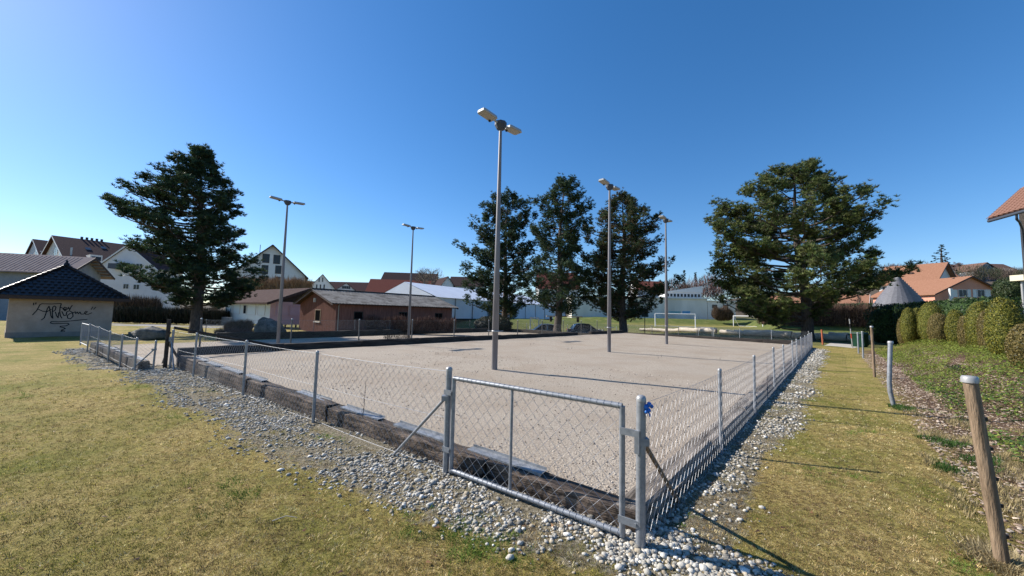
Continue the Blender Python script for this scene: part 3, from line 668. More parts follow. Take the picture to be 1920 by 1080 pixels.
# the scrawl, traced stroke by stroke on the wall plane
strokes = [[(63, 568), (63, 572)], [(67.5, 567.5), (67, 570.5)], [(61, 590.5), (69, 582), (75, 571), (79, 569.5)],
           [(79, 569.5), (96, 570), (114, 569), (115, 569.5), (112.5, 577), (112, 584), (113, 592), (116, 596.5)],
           [(72, 580), (80, 583.5), (88, 584.5), (96, 580)], [(77.5, 600), (83, 596), (86, 588), (89, 578), (92, 574), (94, 583), (95.5, 592), (97.5, 596)],
           [(99, 597), (98, 586), (99, 576), (102, 573.5), (105, 576), (103, 582), (99, 584)], [(104, 585), (106, 592), (109, 596), (110, 586)],
           [(113, 576), (118, 578), (122, 581), (125, 577), (121, 576), (118.5, 580), (122, 583), (127, 579), (128.5, 576), (130.5, 581), (133.5, 575), (135.5, 572.5)],
           [(116, 584), (120, 592), (124, 591), (125, 585)], [(125, 585), (130, 582.5), (136, 586), (137, 593), (132, 598), (127, 596.5), (126, 592), (131, 588), (138, 586), (141, 584.5), (142, 588), (145, 585), (147, 588.5), (150, 585), (152, 589), (156, 589)],
           [(156, 589), (161, 587), (164, 584.5), (161, 583.5), (158.5, 586.5), (161, 589.5), (166, 589), (172, 586.5)],
           [(171, 580), (174, 575.5)], [(175.5, 580), (179.5, 576)],
           [(163, 599), (150, 600), (130, 602), (110, 603.5), (96, 603), (94.5, 605.5), (99, 607), (115, 606.5), (127, 606), (129.5, 608), (124, 611), (114, 611.5), (112.5, 613), (120, 614.5), (122.5, 616), (116, 618.5), (114, 622), (118, 624), (121, 620.5), (117, 620), (115, 624), (119, 627.5)]]
spray = mat('black_spray_paint', (.012, .012, .015), .7); mb = MB(); hn = -V3; ho = np.array([HL[0], HL[1], -.2])
for st in strokes:
    pts = [on_plane(x, y, ho, hn) for x, y in st]; pts = [p-ho+hn*.004 for p in pts]
    for i in range(len(pts)-1):
        a, b = pts[i], pts[i+1]; d = b-a; l = np.linalg.norm(d)+1e-6; d /= l; sd2 = np.cross(d, hn)
        mb.poly([a-d*.012+sd2*.021, b+d*.012+sd2*.021, b+d*.012-sd2*.021, a-d*.012-sd2*.021][::-1])
        a[:] = a+hn*.0004
mb.build('scrawl', spray, hut, 'stuff')

# --- metal roofed barn behind the hut
bw = mat('barn_wall_grey', (.22, .24, .27), .85, 0, (.28, .30, .33), 2); mr_ = mat('pinkish_metal_roof', (.23, .175, .165), .9, 0, (.29, .23, .215), 1.5, spec=.05)
Oc = at(118, 508, 44); barn = house('low grey barn with a pale pinkish metal roof behind the hut', 'barn', Oc[:2]-np.array([.954, .3])*22, (.954, .3), 22, 6.0, -.4, Oc[2], Oc[2]+1.95, bw, mr_, 'u', .7, 'barn', trim=M['frame_d'], over_g=1.1)
for k in range(6):
    mb = MB(); v = 3.2+k*.55; zz = barn['P'](0, 0, 0)[2]*0+Oc[2]+1.95-(v-3)/3*1.95+.4-.08; mb.box(barn['U']*22.55+barn['V']*v+Z3*(zz), (1.05, .12, .12), barn['U'], barn['V']); mb.build('purlin', M['cap'], barn['t'])
mb = MB()
for k in range(60): mb.box(barn['U']*(k*.38-.5)+barn['V']*1.15+Z3*(Oc[2]+.4+.95*.78+.17), (.05, 3.9, .04), barn['U'], (barn['V']*3+Z3*1.95)/3.58, np.cross(barn['U'], (barn['V']*3+Z3*1.95)/3.58))
mb.build('roof_rib', mr_, barn['t'], 'stuff')

# --- white apartment block behind
cream = mat('cream_render', (.55, .53, .50), .9, 0, (.62, .60, .57), .7); brownroof = roofm('brown_roof', (.075, .045, .045), (.11, .07, .065))
a0 = at(125, 492, 72); Ua = np.array([.95, .31])
Ub = np.array([.49, .87])
ap = house('cream apartment block with a long brown roof behind the barn and the left pine', 'apartment building', at(125, 482, 72)[:2], Ub, 10.5, 20, -.5, 10.9, 15.9, cream, brownroof, 'u', .6, 'apartment_building', trim=M['frame_w'])
for (x0, y0, x1, y1) in ((101.5, 463, 108, 479), (111, 467, 117, 479)): window(ap, 'l', x0, y0, x1, y1, M['frame_w'])
slope = (ap['V']*10+Z3*5.0)/math.hypot(10, 5.0); sn_ = np.cross(ap['U'], slope); ro_ = np.array([ap['O'][0], ap['O'][1], 10.9+.2])
def onroof(x, y): return on_plane(x, y, ro_, sn_)-[ap['O'][0], ap['O'][1], -.5]
q = onroof(133, 478); mb = MB(); mb.tube([q-[0, 0, .3], q+[0, 0, 1.5]], .15, 7); mb.build('vent_pipe', M['cap'], ap['t'])
for (x, y) in ((165, 467), (194, 465)):
    mb = MB(); mb.box(onroof(x, y)+sn_*.05, (.8, 1.2, .1), ap['U'], slope, sn_); mb.build('roof_window', M['glass'], ap['t'])
q = onroof(178, 489); mb = MB(); mb.box(q+ap['V']*.8+[0, 0, .4], (1.7, 3.0, 1.5), ap['U'], ap['V']); dm = mb.build('dormer', cream, ap['t'])
mb = MB(); mb.box(q-ap['V']*.73+[0, 0, .4], (1.3, .06, .8), ap['U'], ap['V']); mb.build('window', M['glass'], dm)
for k in range(5):
    mb = MB(); mb.box(ap['U']*(3.6+k*.75)+ap['V']*10+[0, 0, 16.7], (.3, .3, .7)); mb.build('chimney', M['frame_d'], ap['t'])
g = house('smaller cream gabled house with a brown roof left of the apartment block', 'house', at(79, 478, 84)[:2], Ub, 14, 18, -.5, 12.4, 17.1, cream, brownroof, 'u', .4, trim=M['frame_w'])
for (x0, y0, x1, y1) in ((66, 467, 72, 480), (74, 471, 77.5, 480)): window(g, 'l', x0, y0, x1, y1)
el, er, apx_ = at(178, 502, 66), at(296, 512, 66), at(236, 460, 66)
g2 = house('white gable fronted wing of the apartments partly hidden by the left pine', 'house', el[:2], (er-el)[:2], np.linalg.norm((er-el)[:2]), 5, -.5, el[2]-.2, apx_[2], mat('white_render', (.56, .57, .58), .9, 0, (.62, .63, .64), .8), brownroof, 'v', .25, trim=M['frame_w'])
for (x0, y0, x1, y1) in ((218, 492, 245, 499), (231, 532, 242, 542), (255, 494, 268, 500), (250, 533, 262, 543)): window(g2, 'f', x0, y0, x1, y1)
mb = MB(); q = g2['P'](5.2, -.6, at(230, 500, 66)[2]); mb.box(q, (3.2, 1.2, .9), g2['U'], g2['V']); mb.build('balcony', M['lampd'], g2['t'])

# --- gabled white house in the middle left
el, er, ax_ = at(440, 505, 74), at(572, 508, 80.4), at(513, 461, 77.4)
wh = house('tall white gabled house with dark balconies behind the barrack', 'house', el[:2], (er-el)[:2], np.linalg.norm((er-el)[:2]), 11, 0, min(el[2], er[2])-.4, ax_[2], mat('white_plaster', (.60, .60, .58), .9, 0, (.66, .66, .64), .6), roofm('grey_roof', (.10, .09, .09), (.15, .14, .14)), 'v', .7, trim=M['frame_d'])
for (x0, y0, x1, y1) in ((492, 476, 505.5, 493), (512.5, 478, 525.5, 495), (490, 497, 503, 514), (516, 498, 529, 513.5), (489, 518, 503, 530), (516, 519, 528, 530)): window(wh, 'f', x0, y0, x1, y1, M['frame_d'])
for (x0, x1, y) in ((487, 503, 513), (503, 530, 515), (489, 530, 494.5)):
    a = at(x0, y, 79.4)-[wh['O'][0], wh['O'][1], 0]; b = at(x1, y, 79.4)-[wh['O'][0], wh['O'][1], 0]; c = (a+b)/2
    mb = MB(); mb.box(c, (np.linalg.norm(b-a), 1.2, .2), wh['U'], wh['V']); bo = mb.build('balcony', M['boulder'], wh['t'])
    if y != 494.5:
        mb = MB()
        for k in range(9): mb.box(c+wh['U']*(k-4)*np.linalg.norm(b-a)/8.2-wh['V']*.58+[0, 0, .5], (.05, .05, .9), wh['U'], wh['V'])
        mb.box(c-wh['V']*.58+[0, 0, .97], (np.linalg.norm(b-a), .06, .06), wh['U'], wh['V']); mb.build('railing', M['frame_d'], bo)
q = at(487.5, 470, 79)-[wh['O'][0], wh['O'][1], 0]; mb = MB(); mb.tube([q-[0, 0, .5], q+[0, 0, 1.3]], .06, 5); mb.build('aerial', M['black'], wh['t'])

# --- long white barrack on stilts
bwh = mat('barrack_white', (.62, .68, .66), .8, 0, (.70, .74, .72), 1.2); pink = mat('barrack_pink', (.58, .40, .40), .8, 0, (.64, .46, .45), 1.5); shut = mat('pale_shutter', (.66, .72, .70), .6); pshut = mat('pink_shutter', (.62, .50, .50), .6)
LB = at(420, 610, 40.5); CB = at(504, 614, 35); UB = (CB-LB)[:2]; lb = np.linalg.norm(UB); UB /= lb
zb = .12; zt = at(504, 565, 35)[2]
VB2 = np.array([-UB[1], UB[0]])
bar = house('long white and pink wooden barrack on short stilts with closed shutters', 'barrack', LB[:2], UB, lb, 6.6, zb, zt, zt+1.35, bwh, roofm('old_brown_roof', (.085, .055, .05), (.13, .095, .085)), 'u', .7, 'barrack', trim=M['frame_d'], over_g=.9, low=False)
for ch in list(bar['t'].children):
    if ch.name.startswith('wall'):
        for v in ch.data.vertices:
            if v.co.z < -.5: v.co.z = 0.0
mb = MB(); mb.box(bar['U']*(lb+.03)+bar['V']*3.3+Z3*(zt-zb)/2, (.06, 6.6, zt-zb), bar['U'], bar['V']); pk = mb.build('pink_wall', pink, bar['t'])
mb = MB(); mb.poly([bar['P'](lb+.062, 0, zt), bar['P'](lb+.062, 6.6, zt), bar['P'](lb+.062, 3.3, zt+1.3)]); mb.build('gable_boards', M['timber_dark'], bar['t'])
for (x0, y0, x1, y1) in ((424, 569.5, 435.5, 587), (438, 570, 450.5, 588.5), (464, 571, 480, 590.5), (484, 571.5, 497.5, 591.5)):
    window(bar, 'f', x0, y0, x1, y1, M['frame_w'], shut, 'shutter', 0, fw=.04)
window(bar, 'f', 456.8, 572, 462.5, 588.5, M['frame_w'], M['glass'], 'window', 0, fw=.04)
for (u0, u1) in ((.4, 1.7), (1.75, 3.0), (3.6, 4.8), (4.85, 6.1)): window_at(bar, 'r', u0, u1, zb+.9, zt-.3, pink, pshut, 'shutter', 0, fw=.06, depth=.14)
for u in np.linspace(.1, lb-.1, 5):
    for v in (0.1, 6.3): mb = MB(); mb.box(bar['U']*u+bar['V']*v+Z3*-.4, (.14, .14, .8)); mb.build('stilt', M['timber_dark'], bar['t'])
mb = MB()
for k in range(16): mb.box(bar['U']*(lb*.2+k*.17)-bar['V']*1.0+Z3*.1, (.03, .03, .95))
for z in (.12, .55): mb.box(bar['U']*(lb*.2+1.3)-bar['V']*1.0+Z3*z, (2.7, .03, .04), bar['U'], bar['V'])
mb.build('railing', M['galv'], bar['t'])
mb = MB()
for k in range(5): mb.box(bar['U']*(lb*.2-.2-k*.22)-bar['V']*.6+Z3*(-.05-k*.12), (.25, .9, .04), bar['U'], bar['V'])
mb.build('steps', M['galv'], bar['t'])

# --- red brown shed
shw = mat('red_brown_boards', (.17, .073, .055), .85, 0, (.26, .122, .092), 3, stretch=(3, 3, .4), bump=.3, bscale=20); eter = mat('grey_fibre_cement', (.11, .105, .10), 1.0, 0, (.24, .23, .215), 2.5, contrast=(.3, .7), c3=(.06, .055, .05), scale3=1.4, amt3=.8)
US = np.array([.65, .76]); OS = np.array([-13.6, 28.6]); ws = 7.1; ls = 11.6; zes = 2.2; zrs = 3.26
sh = house('long red brown boarded shed with a corrugated grey roof', 'shed', OS, US, ls, ws, -.25, zes, zrs, shw, M['frame_d'], 'u', .45, 'shed', trim=M['frame_d'], thick=.05)
for face, length in (('l', ws), ('f', ls)):
    mb = MB(); n_ = int(length/.16); ax = sh['V'] if face == 'l' else sh['U']; outv = -sh['U'] if face == 'l' else -sh['V']
    for i in range(n_+1):
        u = i*length/n_; top = zes if face == 'f' else zes+(zrs-zes)*(1-abs(u-ws/2)/(ws/2)); mb.box(ax*u+outv*.012+Z3*((top+.25)/2-.03), (.045, .024, top+.25-.06), ax, outv)
    mb.build('cover_strip', shw, sh['t'], 'stuff')
for side in (0, 1):
    mb = MB(); half = ws/2; sl = (zrs-zes)/half; nseg = 144; rows = []
    for j, (b, z) in enumerate(((-.5, zes-.5*sl), (half*.33, zes+half*.33*sl), (half, zrs))):
        row = []
        for i in range(nseg+1):
            a = -.55+(ls+1.1)*i/nseg; bb = b if side == 0 else ws-b; row.append(sh['P'](a, bb, z+.105+.025*math.sin(i*math.pi/1.5)+(.02 if j == 0 else 0)))
        rows.append(row)
    vs = sum(rows, []); n1 = nseg+1
    mb.raw(vs, [(j*n1+i, j*n1+i+1, (j+1)*n1+i+1, (j+1)*n1+i) for j in range(2) for i in range(nseg)], True); mb.build('corrugated_sheets', eter, sh['t'])
mb = MB(); mb.tube([sh['P'](-.55, half, zrs+.13), sh['P'](ls+.55, half, zrs+.13)], .07, 7); mb.build('ridge_cap', M['timber_dark'], sh['t'])
window(sh, 'l', 591.5, 580, 602, 603, M['wood_post'], M['hole'], 'window', 0, True)
for (x0, y0, x1, y1, m_) in ((663, 584, 680, 599, 0), (747, 585, 763, 600, 2), (815, 587, 829, 600, 1)): window(sh, 'f', x0, y0, x1, y1, M['timber_dark'], M['hole'], 'window', m_, False)
mb = MB(); mb.tube([sh['P'](.15, -.12, -.2), sh['P'](.15, -.12, zes-.2), sh['P'](.15, -.35, zes-.05)], .04, 7); mb.build('downpipe', M['cap'], sh['t'])
mb = MB(); mb.box(sh['P'](-.08, 3.9, 2.45), (.14, .16, .34), sh['U'], sh['V']); mb.build('wall_lamp', M['frame_w'], sh['t'])

# --- far houses, gable fronted or eave fronted, placed by bearing and distance
def gable_px(label, xl, yl, xa, ya, xr, yr, Y, depth, wall, roof, cat='house', zb=0, over=.5, skew=0):
    l = at(xl, yl, Y); Y2 = Y
    for _ in range(8): Y2 = Y+skew*(at(xr, yr, Y2)[0]-l[0])
    r_ = at(xr, yr, Y2); a = at(xa, ya, (Y+Y2)/2); d = (r_-l)[:2]
    return house(label, cat, l[:2], d, np.linalg.norm(d), depth, zb, (l[2]+r_[2])/2, a[2], wall, roof, 'v', over)
def eave_px(label, xl, xr, ye, yr, Y, depth, wall, roof, cat='house', zb=0, skew=0, over=.5):
    l, r_ = at(xl, ye, Y), at(xr, ye, Y); d = (r_-l)[:2]; d = np.array([d[0], d[1]+skew*abs(d[0])]); top = at((xl+xr)/2, yr, Y+depth/2)
    return house(label, cat, l[:2], d, np.linalg.norm(d), depth, zb, l[2]*.5+r_[2]*.5, top[2], wall, roof, 'u', over)
wht = mat('white_house_wall', (.62, .62, .60), .9, 0, (.68, .68, .66), .5); redroof = roofm('red_tile_roof', (.19, .065, .05), (.25, .095, .07)); darkroof = roofm('dark_roof', (.05, .035, .035), (.085, .06, .058)); orroof = roofm('orange_tile_roof', (.29, .145, .09), (.40, .21, .135))
h = gable_px('small white gabled house with narrow windows left of the red roof', 578, 541, 602, 515, 628, 541, 108, 9, wht, darkroof, skew=.62)
for (x0, y0, x1, y1) in ((597, 520, 600, 529), (603.5, 520, 606.5, 529), (592, 533, 595.5, 543), (599, 533, 602.5, 543), (606, 533, 609.5, 543)): window(h, 'f', x0, y0, x1, y1, M['frame_w'], mull=0)
h = eave_px('brown roofed long house with a white dormer', 560, 690, 547, 529, 125, 9, wht, brownroof)
h = gable_px('white dormer gable with a wide window on the brown roofed house', 632, 543, 648, 531, 665, 543, 116, 5, wht, brownroof, skew=.55); window(h, 'f', 641, 536, 657, 542, M['frame_w'], mull=3)
eave_px('large plain red tiled roof behind the shed', 687, 800, 551, 525, 100, 12, wht, redroof, 'house', skew=.15)
eave_px('dark brown roof behind the red roof and the bare tree', 714, 812, 531, 512, 122, 12, wht, darkroof, skew=.1)
h = gable_px('low white house with a dark roof left of the pine group', 828, 534, 840, 519, 850, 534, 115, 14, wht, darkroof, skew=.5)
eave_px('dark roofed barn behind the marquee and the left pine of the group', 842, 905, 536, 520, 122, 12, wht, darkroof)
eave_px('terracotta roofed house glimpsed through the middle pines', 1010, 1085, 540, 512, 140, 12, wht, redroof)
eave_px('red roofed house glimpsed through the right pine of the group', 1195, 1250, 543, 528, 150, 12, wht, redroof)

# --- marquee
tw = mat('white_marquee_canvas', (.62, .66, .72), .6, 0, (.70, .74, .80), .5, bump=.2, bscale=2, bdist=.05)
n0 = at(817, 556, 52); n1 = at(1037, 572, 84); UT = (n1-n0)[:2]; lt = np.linalg.norm(UT); UT /= lt; VT = np.array([-UT[1], UT[0]])
ten = thing('marquee', 'long white event marquee with a panelled side wall behind the shed', 'marquee', (n0[0], n0[1], .7)); zE = 3.85-.7; zR = at(770, 530, 57)[2]-.7; wt = 13.0
U_ = np.array([*UT, 0]); V_ = np.array([*VT, 0])
for si, b in enumerate((0, wt)):
    for i in range(9):
        mb = MB(); x0_ = lt*i/9+.04; x1_ = lt*(i+1)/9-.04; n_ = 6; vs = []
        for j in range(n_+1):
            x = x0_+(x1_-x0_)*j/n_; w_ = .06*math.sin(j*2.2+i); vs += [U_*x+V_*(b+w_), U_*x+V_*(b+w_*.3)+Z3*zE]
        mb.raw(vs, [(2*j, 2*j+2, 2*j+3, 2*j+1) for j in range(n_)], True); mb.build('side_panel', tw, ten)
        if si == 0: mb = MB(); mb.box(U_*(lt*i/9)+Z3*zE/2-V_*.05, (.1, .1, zE), U_, V_); mb.build('frame_post', M['galv'], ten)
mb = MB(); R0 = U_*0+V_*wt/2+Z3*zR; R1 = U_*(lt-3.5)+V_*wt/2+Z3*zR; e0, e1_, e2, e3 = V_*-.3+Z3*(zE), U_*(lt+.2)-V_*.3+Z3*zE, U_*(lt+.2)+V_*(wt+.3)+Z3*zE, V_*(wt+.3)+Z3*zE
mb.raw([R0, R1, e0, e1_, e2, e3], [(2, 3, 1, 0), (5, 0, 1, 4), (3, 4, 1)]); mb.build('roof', tw, ten)
mb = MB(); mb.poly([V_*0, V_*wt, V_*wt+Z3*zE, R0-Z3*.02, Z3*zE]); mb.build('end_wall', tw, ten)
mb = MB(); mb.box(U_*lt/2+Z3*.04-V_*.1, (lt, .08, .16), U_, V_); mb.build('base_rail', M['black'], ten)
mb = MB(); mb.box(U_*lt*.36+Z3*1.1-V_*.12, (1.6, .05, 2.2), U_, V_); mb.build('door', M['lampd'], ten)

# --- pale hall
hall_w = mat('stained_hall_render', (.70, .65, .56), .9, 0, (.78, .73, .65), .35, c3=(.45, .42, .36), scale3=.25, stretch=(1, 1, .25)); gl_ = at(1185, 561, 112); gr_ = at(1326, 561, 104)
hz = .8; hall = thing('hall', 'pale stained hall with a raised window strip and painted panels, behind the goal', 'hall', (gr_[0], gr_[1], hz)); hu = np.array([-1.0, .06, 0]); hu /= np.linalg.norm(hu); hv = np.array([.06, 1, 0]); zt_ = gr_[2]-hz; hl_ = 38
mb = MB(); mb.box(hu*hl_/2+hv*8+Z3*(zt_-1)/2, (hl_, 16, zt_+1), hu, hv); mb.build('wall', hall_w, hall)
mb = MB(); mb.box(hu*hl_/2+hv*8+Z3*(zt_+.15), (hl_+.8, 16.8, .35), hu, hv); mb.build('roof_edge', M['frame_w'], hall)
z1_ = zt_+.35; rr0 = -hu*-1.5; mb = MB(); mb.box(hu*5.7+hv*5+Z3*(z1_+.85), (10.4, 5, 1.7), hu, hv); mb.build('clerestory', M['frame_w'], hall)
for i in range(10): mb = MB(); mb.box(hu*(1.15+i*.98)+hv*2.48+Z3*(z1_+.75), (.62, .05, .85), hu, hv); mb.build('window', M['glass'], hall)
mb = MB(); p = [hu*11.2+hv*2.0+Z3*(z1_+1.5), hu*.2+hv*2.0+Z3*(z1_+1.75), hu*.8+hv*2.3+Z3*(z1_+3.6), hu*.8+hv*8+Z3*(z1_+3.6), hu*11.2+hv*8+Z3*(z1_+1.5)]
mb.raw([hu*11.4+hv*2.3+Z3*(z1_+1.65), hu*.2+hv*2.3+Z3*(z1_+1.65), hu*.2+hv*2.3+Z3*(z1_+3.6), hu*11.4+hv*8+Z3*(z1_+1.65), hu*.2+hv*8+Z3*(z1_+1.65), hu*.2+hv*8+Z3*(z1_+3.6)], [(0, 1, 2), (3, 5, 4), (0, 2, 5, 3), (1, 4, 5, 2), (0, 3, 4, 1)]); mb.build('upper_roof', M['frame_w'], hall)
teal = mat('teal_mural', (.12, .35, .36), .8, 0, (.35, .5, .5), 1.5); blu = mat('blue_mural', (.13, .33, .55), .8, 0, (.2, .42, .62), 2)
for (x0, x1, m_) in ((1255, 1276, teal), (1279.5, 1294, blu)):
    a = on_plane(x0, 589, (gr_[0], gr_[1], 0), hv)-np.array([gr_[0], gr_[1], hz]); b = on_plane(x1, 583.5, (gr_[0], gr_[1], 0), hv)-np.array([gr_[0], gr_[1], hz]); c = (a+b)/2; mb = MB(); mb.box(c-hv*.02, (abs((b-a)@hu), .03, abs(b[2]-a[2])), hu, hv); mb.build('painted_panel', m_, hall)
mb = MB(); mb.box(hu*-3.9+hv*5.5+Z3*(zt_-.6-1)/2, (7.6, 11, zt_-.6+1), hu, hv); ex_ = mb.build('side_wing', hall_w, hall)
mb = MB(); mb.box(hu*-3.9+hv*5.5+Z3*(zt_-.45), (8.2, 11.6, .25), hu, hv); mb.build('wing_roof', M['frame_w'], hall)
for x in (-2, -5): mb = MB(); mb.box(hu*x+hv*-.03+Z3*(zt_-2), (1.4, .06, 1.0), hu, hv); mb.build('window', M['glass'], hall)

# --- houses on the right
crm = mat('cream_yellow_wall', (.60, .55, .40), .9, 0, (.66, .61, .46), .6); cmL = at(1440, 572, 86); cmR = at(1623, 569, 74)
ch_ = house('low cream house with an orange roof behind the big pine', 'house', cmL[:2], (cmR-cmL)[:2], np.linalg.norm((cmR-cmL)[:2]), 9, 2, cmR[2]-.3, cmR[2]+1.9, crm, orroof, 'u', .5, trim=M['frame_w'])
window(ch_, 'f', 1580, 575, 1589.5, 586, M['frame_d'], M['frame_d'], 'shutter', 1)
mb = MB(); q = ch_['P'](ch_['L']-.1, -.12, 0); mb.tube([q+[0, 0, 2], q+[0, 0, cmR[2]-.3]], .06, 6); mb.build('downpipe', M['frame_d'], ch_['t'])
for (u0, u1) in ((1.2, 2.0), (4, 5), (6.2, 7)): window_at(ch_, 'r', u0, u1, 3, 4.6, M['frame_d'])
bL = at(1648, 529, 92); bR = at(1745, 530, 84); big = house('large white house with a wide orange tiled roof behind the grey cone', 'house', bL[:2], (bR-bL)[:2], np.linalg.norm((bR-bL)[:2])*1.04, 13, 2, bL[2]*.5+bR[2]*.5, at(1700, 501, 94)[2], wht, orroof, 'u', .9, trim=M['frame_d'])
for (x0, y0, x1, y1) in ((1655, 538, 1666, 546), (1708, 536, 1722, 546), (1730, 536, 1744, 546), (1720, 556, 1728, 561), (1730, 556, 1742, 561)): window(big, 'f', x0, y0, x1, y1, M['frame_d'])
q = at(1753, 505, 90)-[big['O'][0], big['O'][1], 2]; mb = MB(); mb.box(q+[0, 0, 0], (.9, .7, 2.2)); mb.build('chimney', M['cap'], big['t'])
for x in (1707, 1739):
    q = at(x, 513, 89)-[big['O'][0], big['O'][1], 2]; mb = MB(); mb.box(q+[0, 0, .1], (.9, .7, .35), big['U'], big['V']); mb.build('roof_hatch', M['frame_d'], big['t'])
eave_px('orange tiled roof end of the house to the right of the grey cone', 1745, 1800, 532, 501, 90, 13, wht, orroof, zb=2, skew=-.2)
sal = mat('salmon_render', (.55, .25, .17), .9, 0, (.62, .30, .21), .6); l = at(1752, 545, 70); r_ = at(1886, 557, 70); a = at(1808, 519, 70)
sal_h = house('salmon house with a low orange gable and white shutters above the hedge', 'house', l[:2], (r_-l)[:2], np.linalg.norm((r_-l)[:2]), 12, 1.5, (l[2]+r_[2])/2-.1, a[2], sal, orroof, 'v', .6, trim=M['frame_d'])
for (x0, y0, x1, y1, nm, gm) in ((1786, 543, 1795, 557, 'shutter', M['frame_w']), (1797, 543, 1813, 557, 'window', M['glass']), (1814, 542.5, 1820, 558, 'shutter', M['frame_w']), (1824, 542.5, 1831, 558, 'shutter', M['frame_w']), (1832, 543, 1846, 557, 'window', M['glass']), (1847, 543, 1857, 558, 'shutter', M['frame_w'])): window(sal_h, 'f', x0, y0, x1, y1, M['frame_w'], gm, nm, 1 if nm == 'window' else 0)
q = at(1783, 552, 69)-[sal_h['O'][0], sal_h['O'][1], 1.5]; mb = MB(); mb.box(q+[0, 0, -.5], (.5, .3, 3.2)); mb.build('pillar', M['frame_w'], sal_h['t'])
q = at(1789, 525, 72)-[sal_h['O'][0], sal_h['O'][1], 1.5]; mb = MB(); mb.lathe(q, [(.25, -.6), (.2, .1), (.35, .2), (0, .5)], 8); mb.build('chimney', M['black'], sal_h['t'])
# grey cone roof
cb = at(1686, 576, 60); cone = thing('conical_roof_pavilion', 'round pavilion with a steep grey slate cone roof', 'pavilion', (cb[0], cb[1], 1.5)); R_ = 37*60/690*1.0; zc0 = at(1686, 575, 60)[2]-1.5; zc1 = at(1686, 518, 60)[2]-1.5
slate = mat('grey_slate', (.11, .11, .125), .6, 0, (.18, .18, .20), 3, stretch=(1, 1, 4), bump=.6, bscale=9)
mb = MB(); n_ = 16; prof = []
for i in range(n_):
    f = i/n_; r0 = R_*(1-f*.965)*(1+.05*math.sin(f*3.14)); prof += [(r0, zc0+(zc1-zc0)*f), (r0*.985, zc0+(zc1-zc0)*(f+1/n_)*1.0)]
mb.lathe((0, 0, 0), prof, 28, False); mb.build('roof', slate, cone)
mb = MB(); mb.lathe((0, 0, 0), [(R_*.8, -2), (R_*.8, zc0+.3)], 24); mb.build('wall', wht, cone)
mb = MB(); mb.lathe((0, 0, zc1-.3), [(.35, 0), (.22, .3), (.1, .5), (.16, .75), (.05, .95), (.02, 1.6), (0, 1.6)], 8); mb.build('finial', M['cap'], cone)
# houses on the hill
hillw = mat('weathered_wall', (.34, .34, .36), .9, 0, (.38, .38, .40), .3); brr = roofm('brown_tile_roof', (.17, .10, .08), (.22, .14, .11))
eave_px('long brown roofed house on the hill, left part', 1795, 1845, 510, 497, 172, 14, hillw, brr, zb=17)
h = gable_px('grey gable house with a big window on the hill', 1826, 507, 1849, 492.5, 1874, 508, 166, 14, hillw, brr, zb=17); window(h, 'f', 1838, 497, 1862, 508, M['frame_w'], mull=4)
eave_px('red brown roofed house on the hill at the right edge', 1872, 1912, 508, 496, 172, 12, mat('brick_wall', (.25, .13, .10), .9), brr, zb=17)
# neighbour house at the right edge: tiled eave, gutter, post and balcony
ntile = roofm('reddish_brown_tile', (.22, .115, .085), (.34, .19, .14)); YN = 17.0
cA = at(1855, 416, YN); upd = np.array([.80, .05, .60]); upd /= np.linalg.norm(upd); al = np.array([.93, -.36, 0]); al /= np.linalg.norm(al)
c0 = at(1855, 415, YN); c1_ = at(1925, 352, YN+1.5); e_r = at(1990, 385, YN-3.0)
nb = thing('neighbour_house', 'edge of a house with a reddish tiled roof and gutter at the right border', 'house', (c0[0], c0[1], 0)); base_n = np.array([c0[0], c0[1], 0])
ev = (e_r-c0); ev[2] = 0; ln_ = np.linalg.norm(ev); ev /= ln_; vg = c1_-c0; vl = np.linalg.norm(vg); vg /= vl; nn = np.cross(ev, vg); nn /= np.linalg.norm(nn); nn = nn if nn[2] > 0 else -nn
o0 = c0-base_n; RL = 6.0; VL = 7.0
lo = [o0, o0+ev*RL, o0+ev*RL+vg*VL, o0+vg*VL]; mb = MB(); hi = [p+nn*.12 for p in lo]; mb.raw(lo+hi, [(3, 2, 1, 0), (4, 5, 6, 7), (0, 1, 5, 4), (1, 2, 6, 5), (2, 3, 7, 6), (3, 0, 4, 7)]); mb.build('roof_deck', M['frame_d'], nb)
tmesh2 = tm.mesh('tile', ntile)
for r_i in range(15):
    for c_i in range(17):
        p = o0+ev*(.13+c_i*.26)+vg*(.02+r_i*.30)+nn*.125
        m4 = Matrix([[ev[0]*.255, vg[0]*.33, nn[0]*.7, p[0]], [ev[1]*.255, vg[1]*.33, nn[1]*.7, p[1]], [ev[2]*.255, vg[2]*.33, nn[2]*.7, p[2]], [0, 0, 0, 1]]); o = link('tile', tmesh2, nb); o.matrix_basis = m4
mb = MB(); mb.tube([o0-vg*.06+[0, 0, .03], o0+ev*RL-vg*.06+[0, 0, .03]], .07, 8); mb.build('gutter', M['lampd'], nb)
g0 = o0+ev*1.35; pz_ = at(1917, 430, YN+1.2)-base_n; mb = MB(); mb.tube([g0+[0, 0, -.02], g0+[0, 0, -.25], g0*.5+pz_*.5+[0, 0, .0], pz_, pz_+[0, 0, -2.3]], .045, 8); mb.build('downpipe', M['lampd'], nb)
pw = at(1919.5, 420, YN+1.3)-base_n; mb = MB(); mb.box(pw+[.15, 0, -3.0+1.0], (.30, .30, 6.0)); mb.build('post', M['timber_dark'], nb)
pb = at(1906, 521, YN+1)-base_n; mb = MB(); mb.box(pb+[1.5, .0, 0], (3.0, .5, .28)); mb.build('balcony_slab', crm, nb)
mb = MB(); mb.tube([pb+[.25, 0, -.1], pb+[.25, 0, -2.4]], .05, 7); mb.build('support', M['cap'], nb)

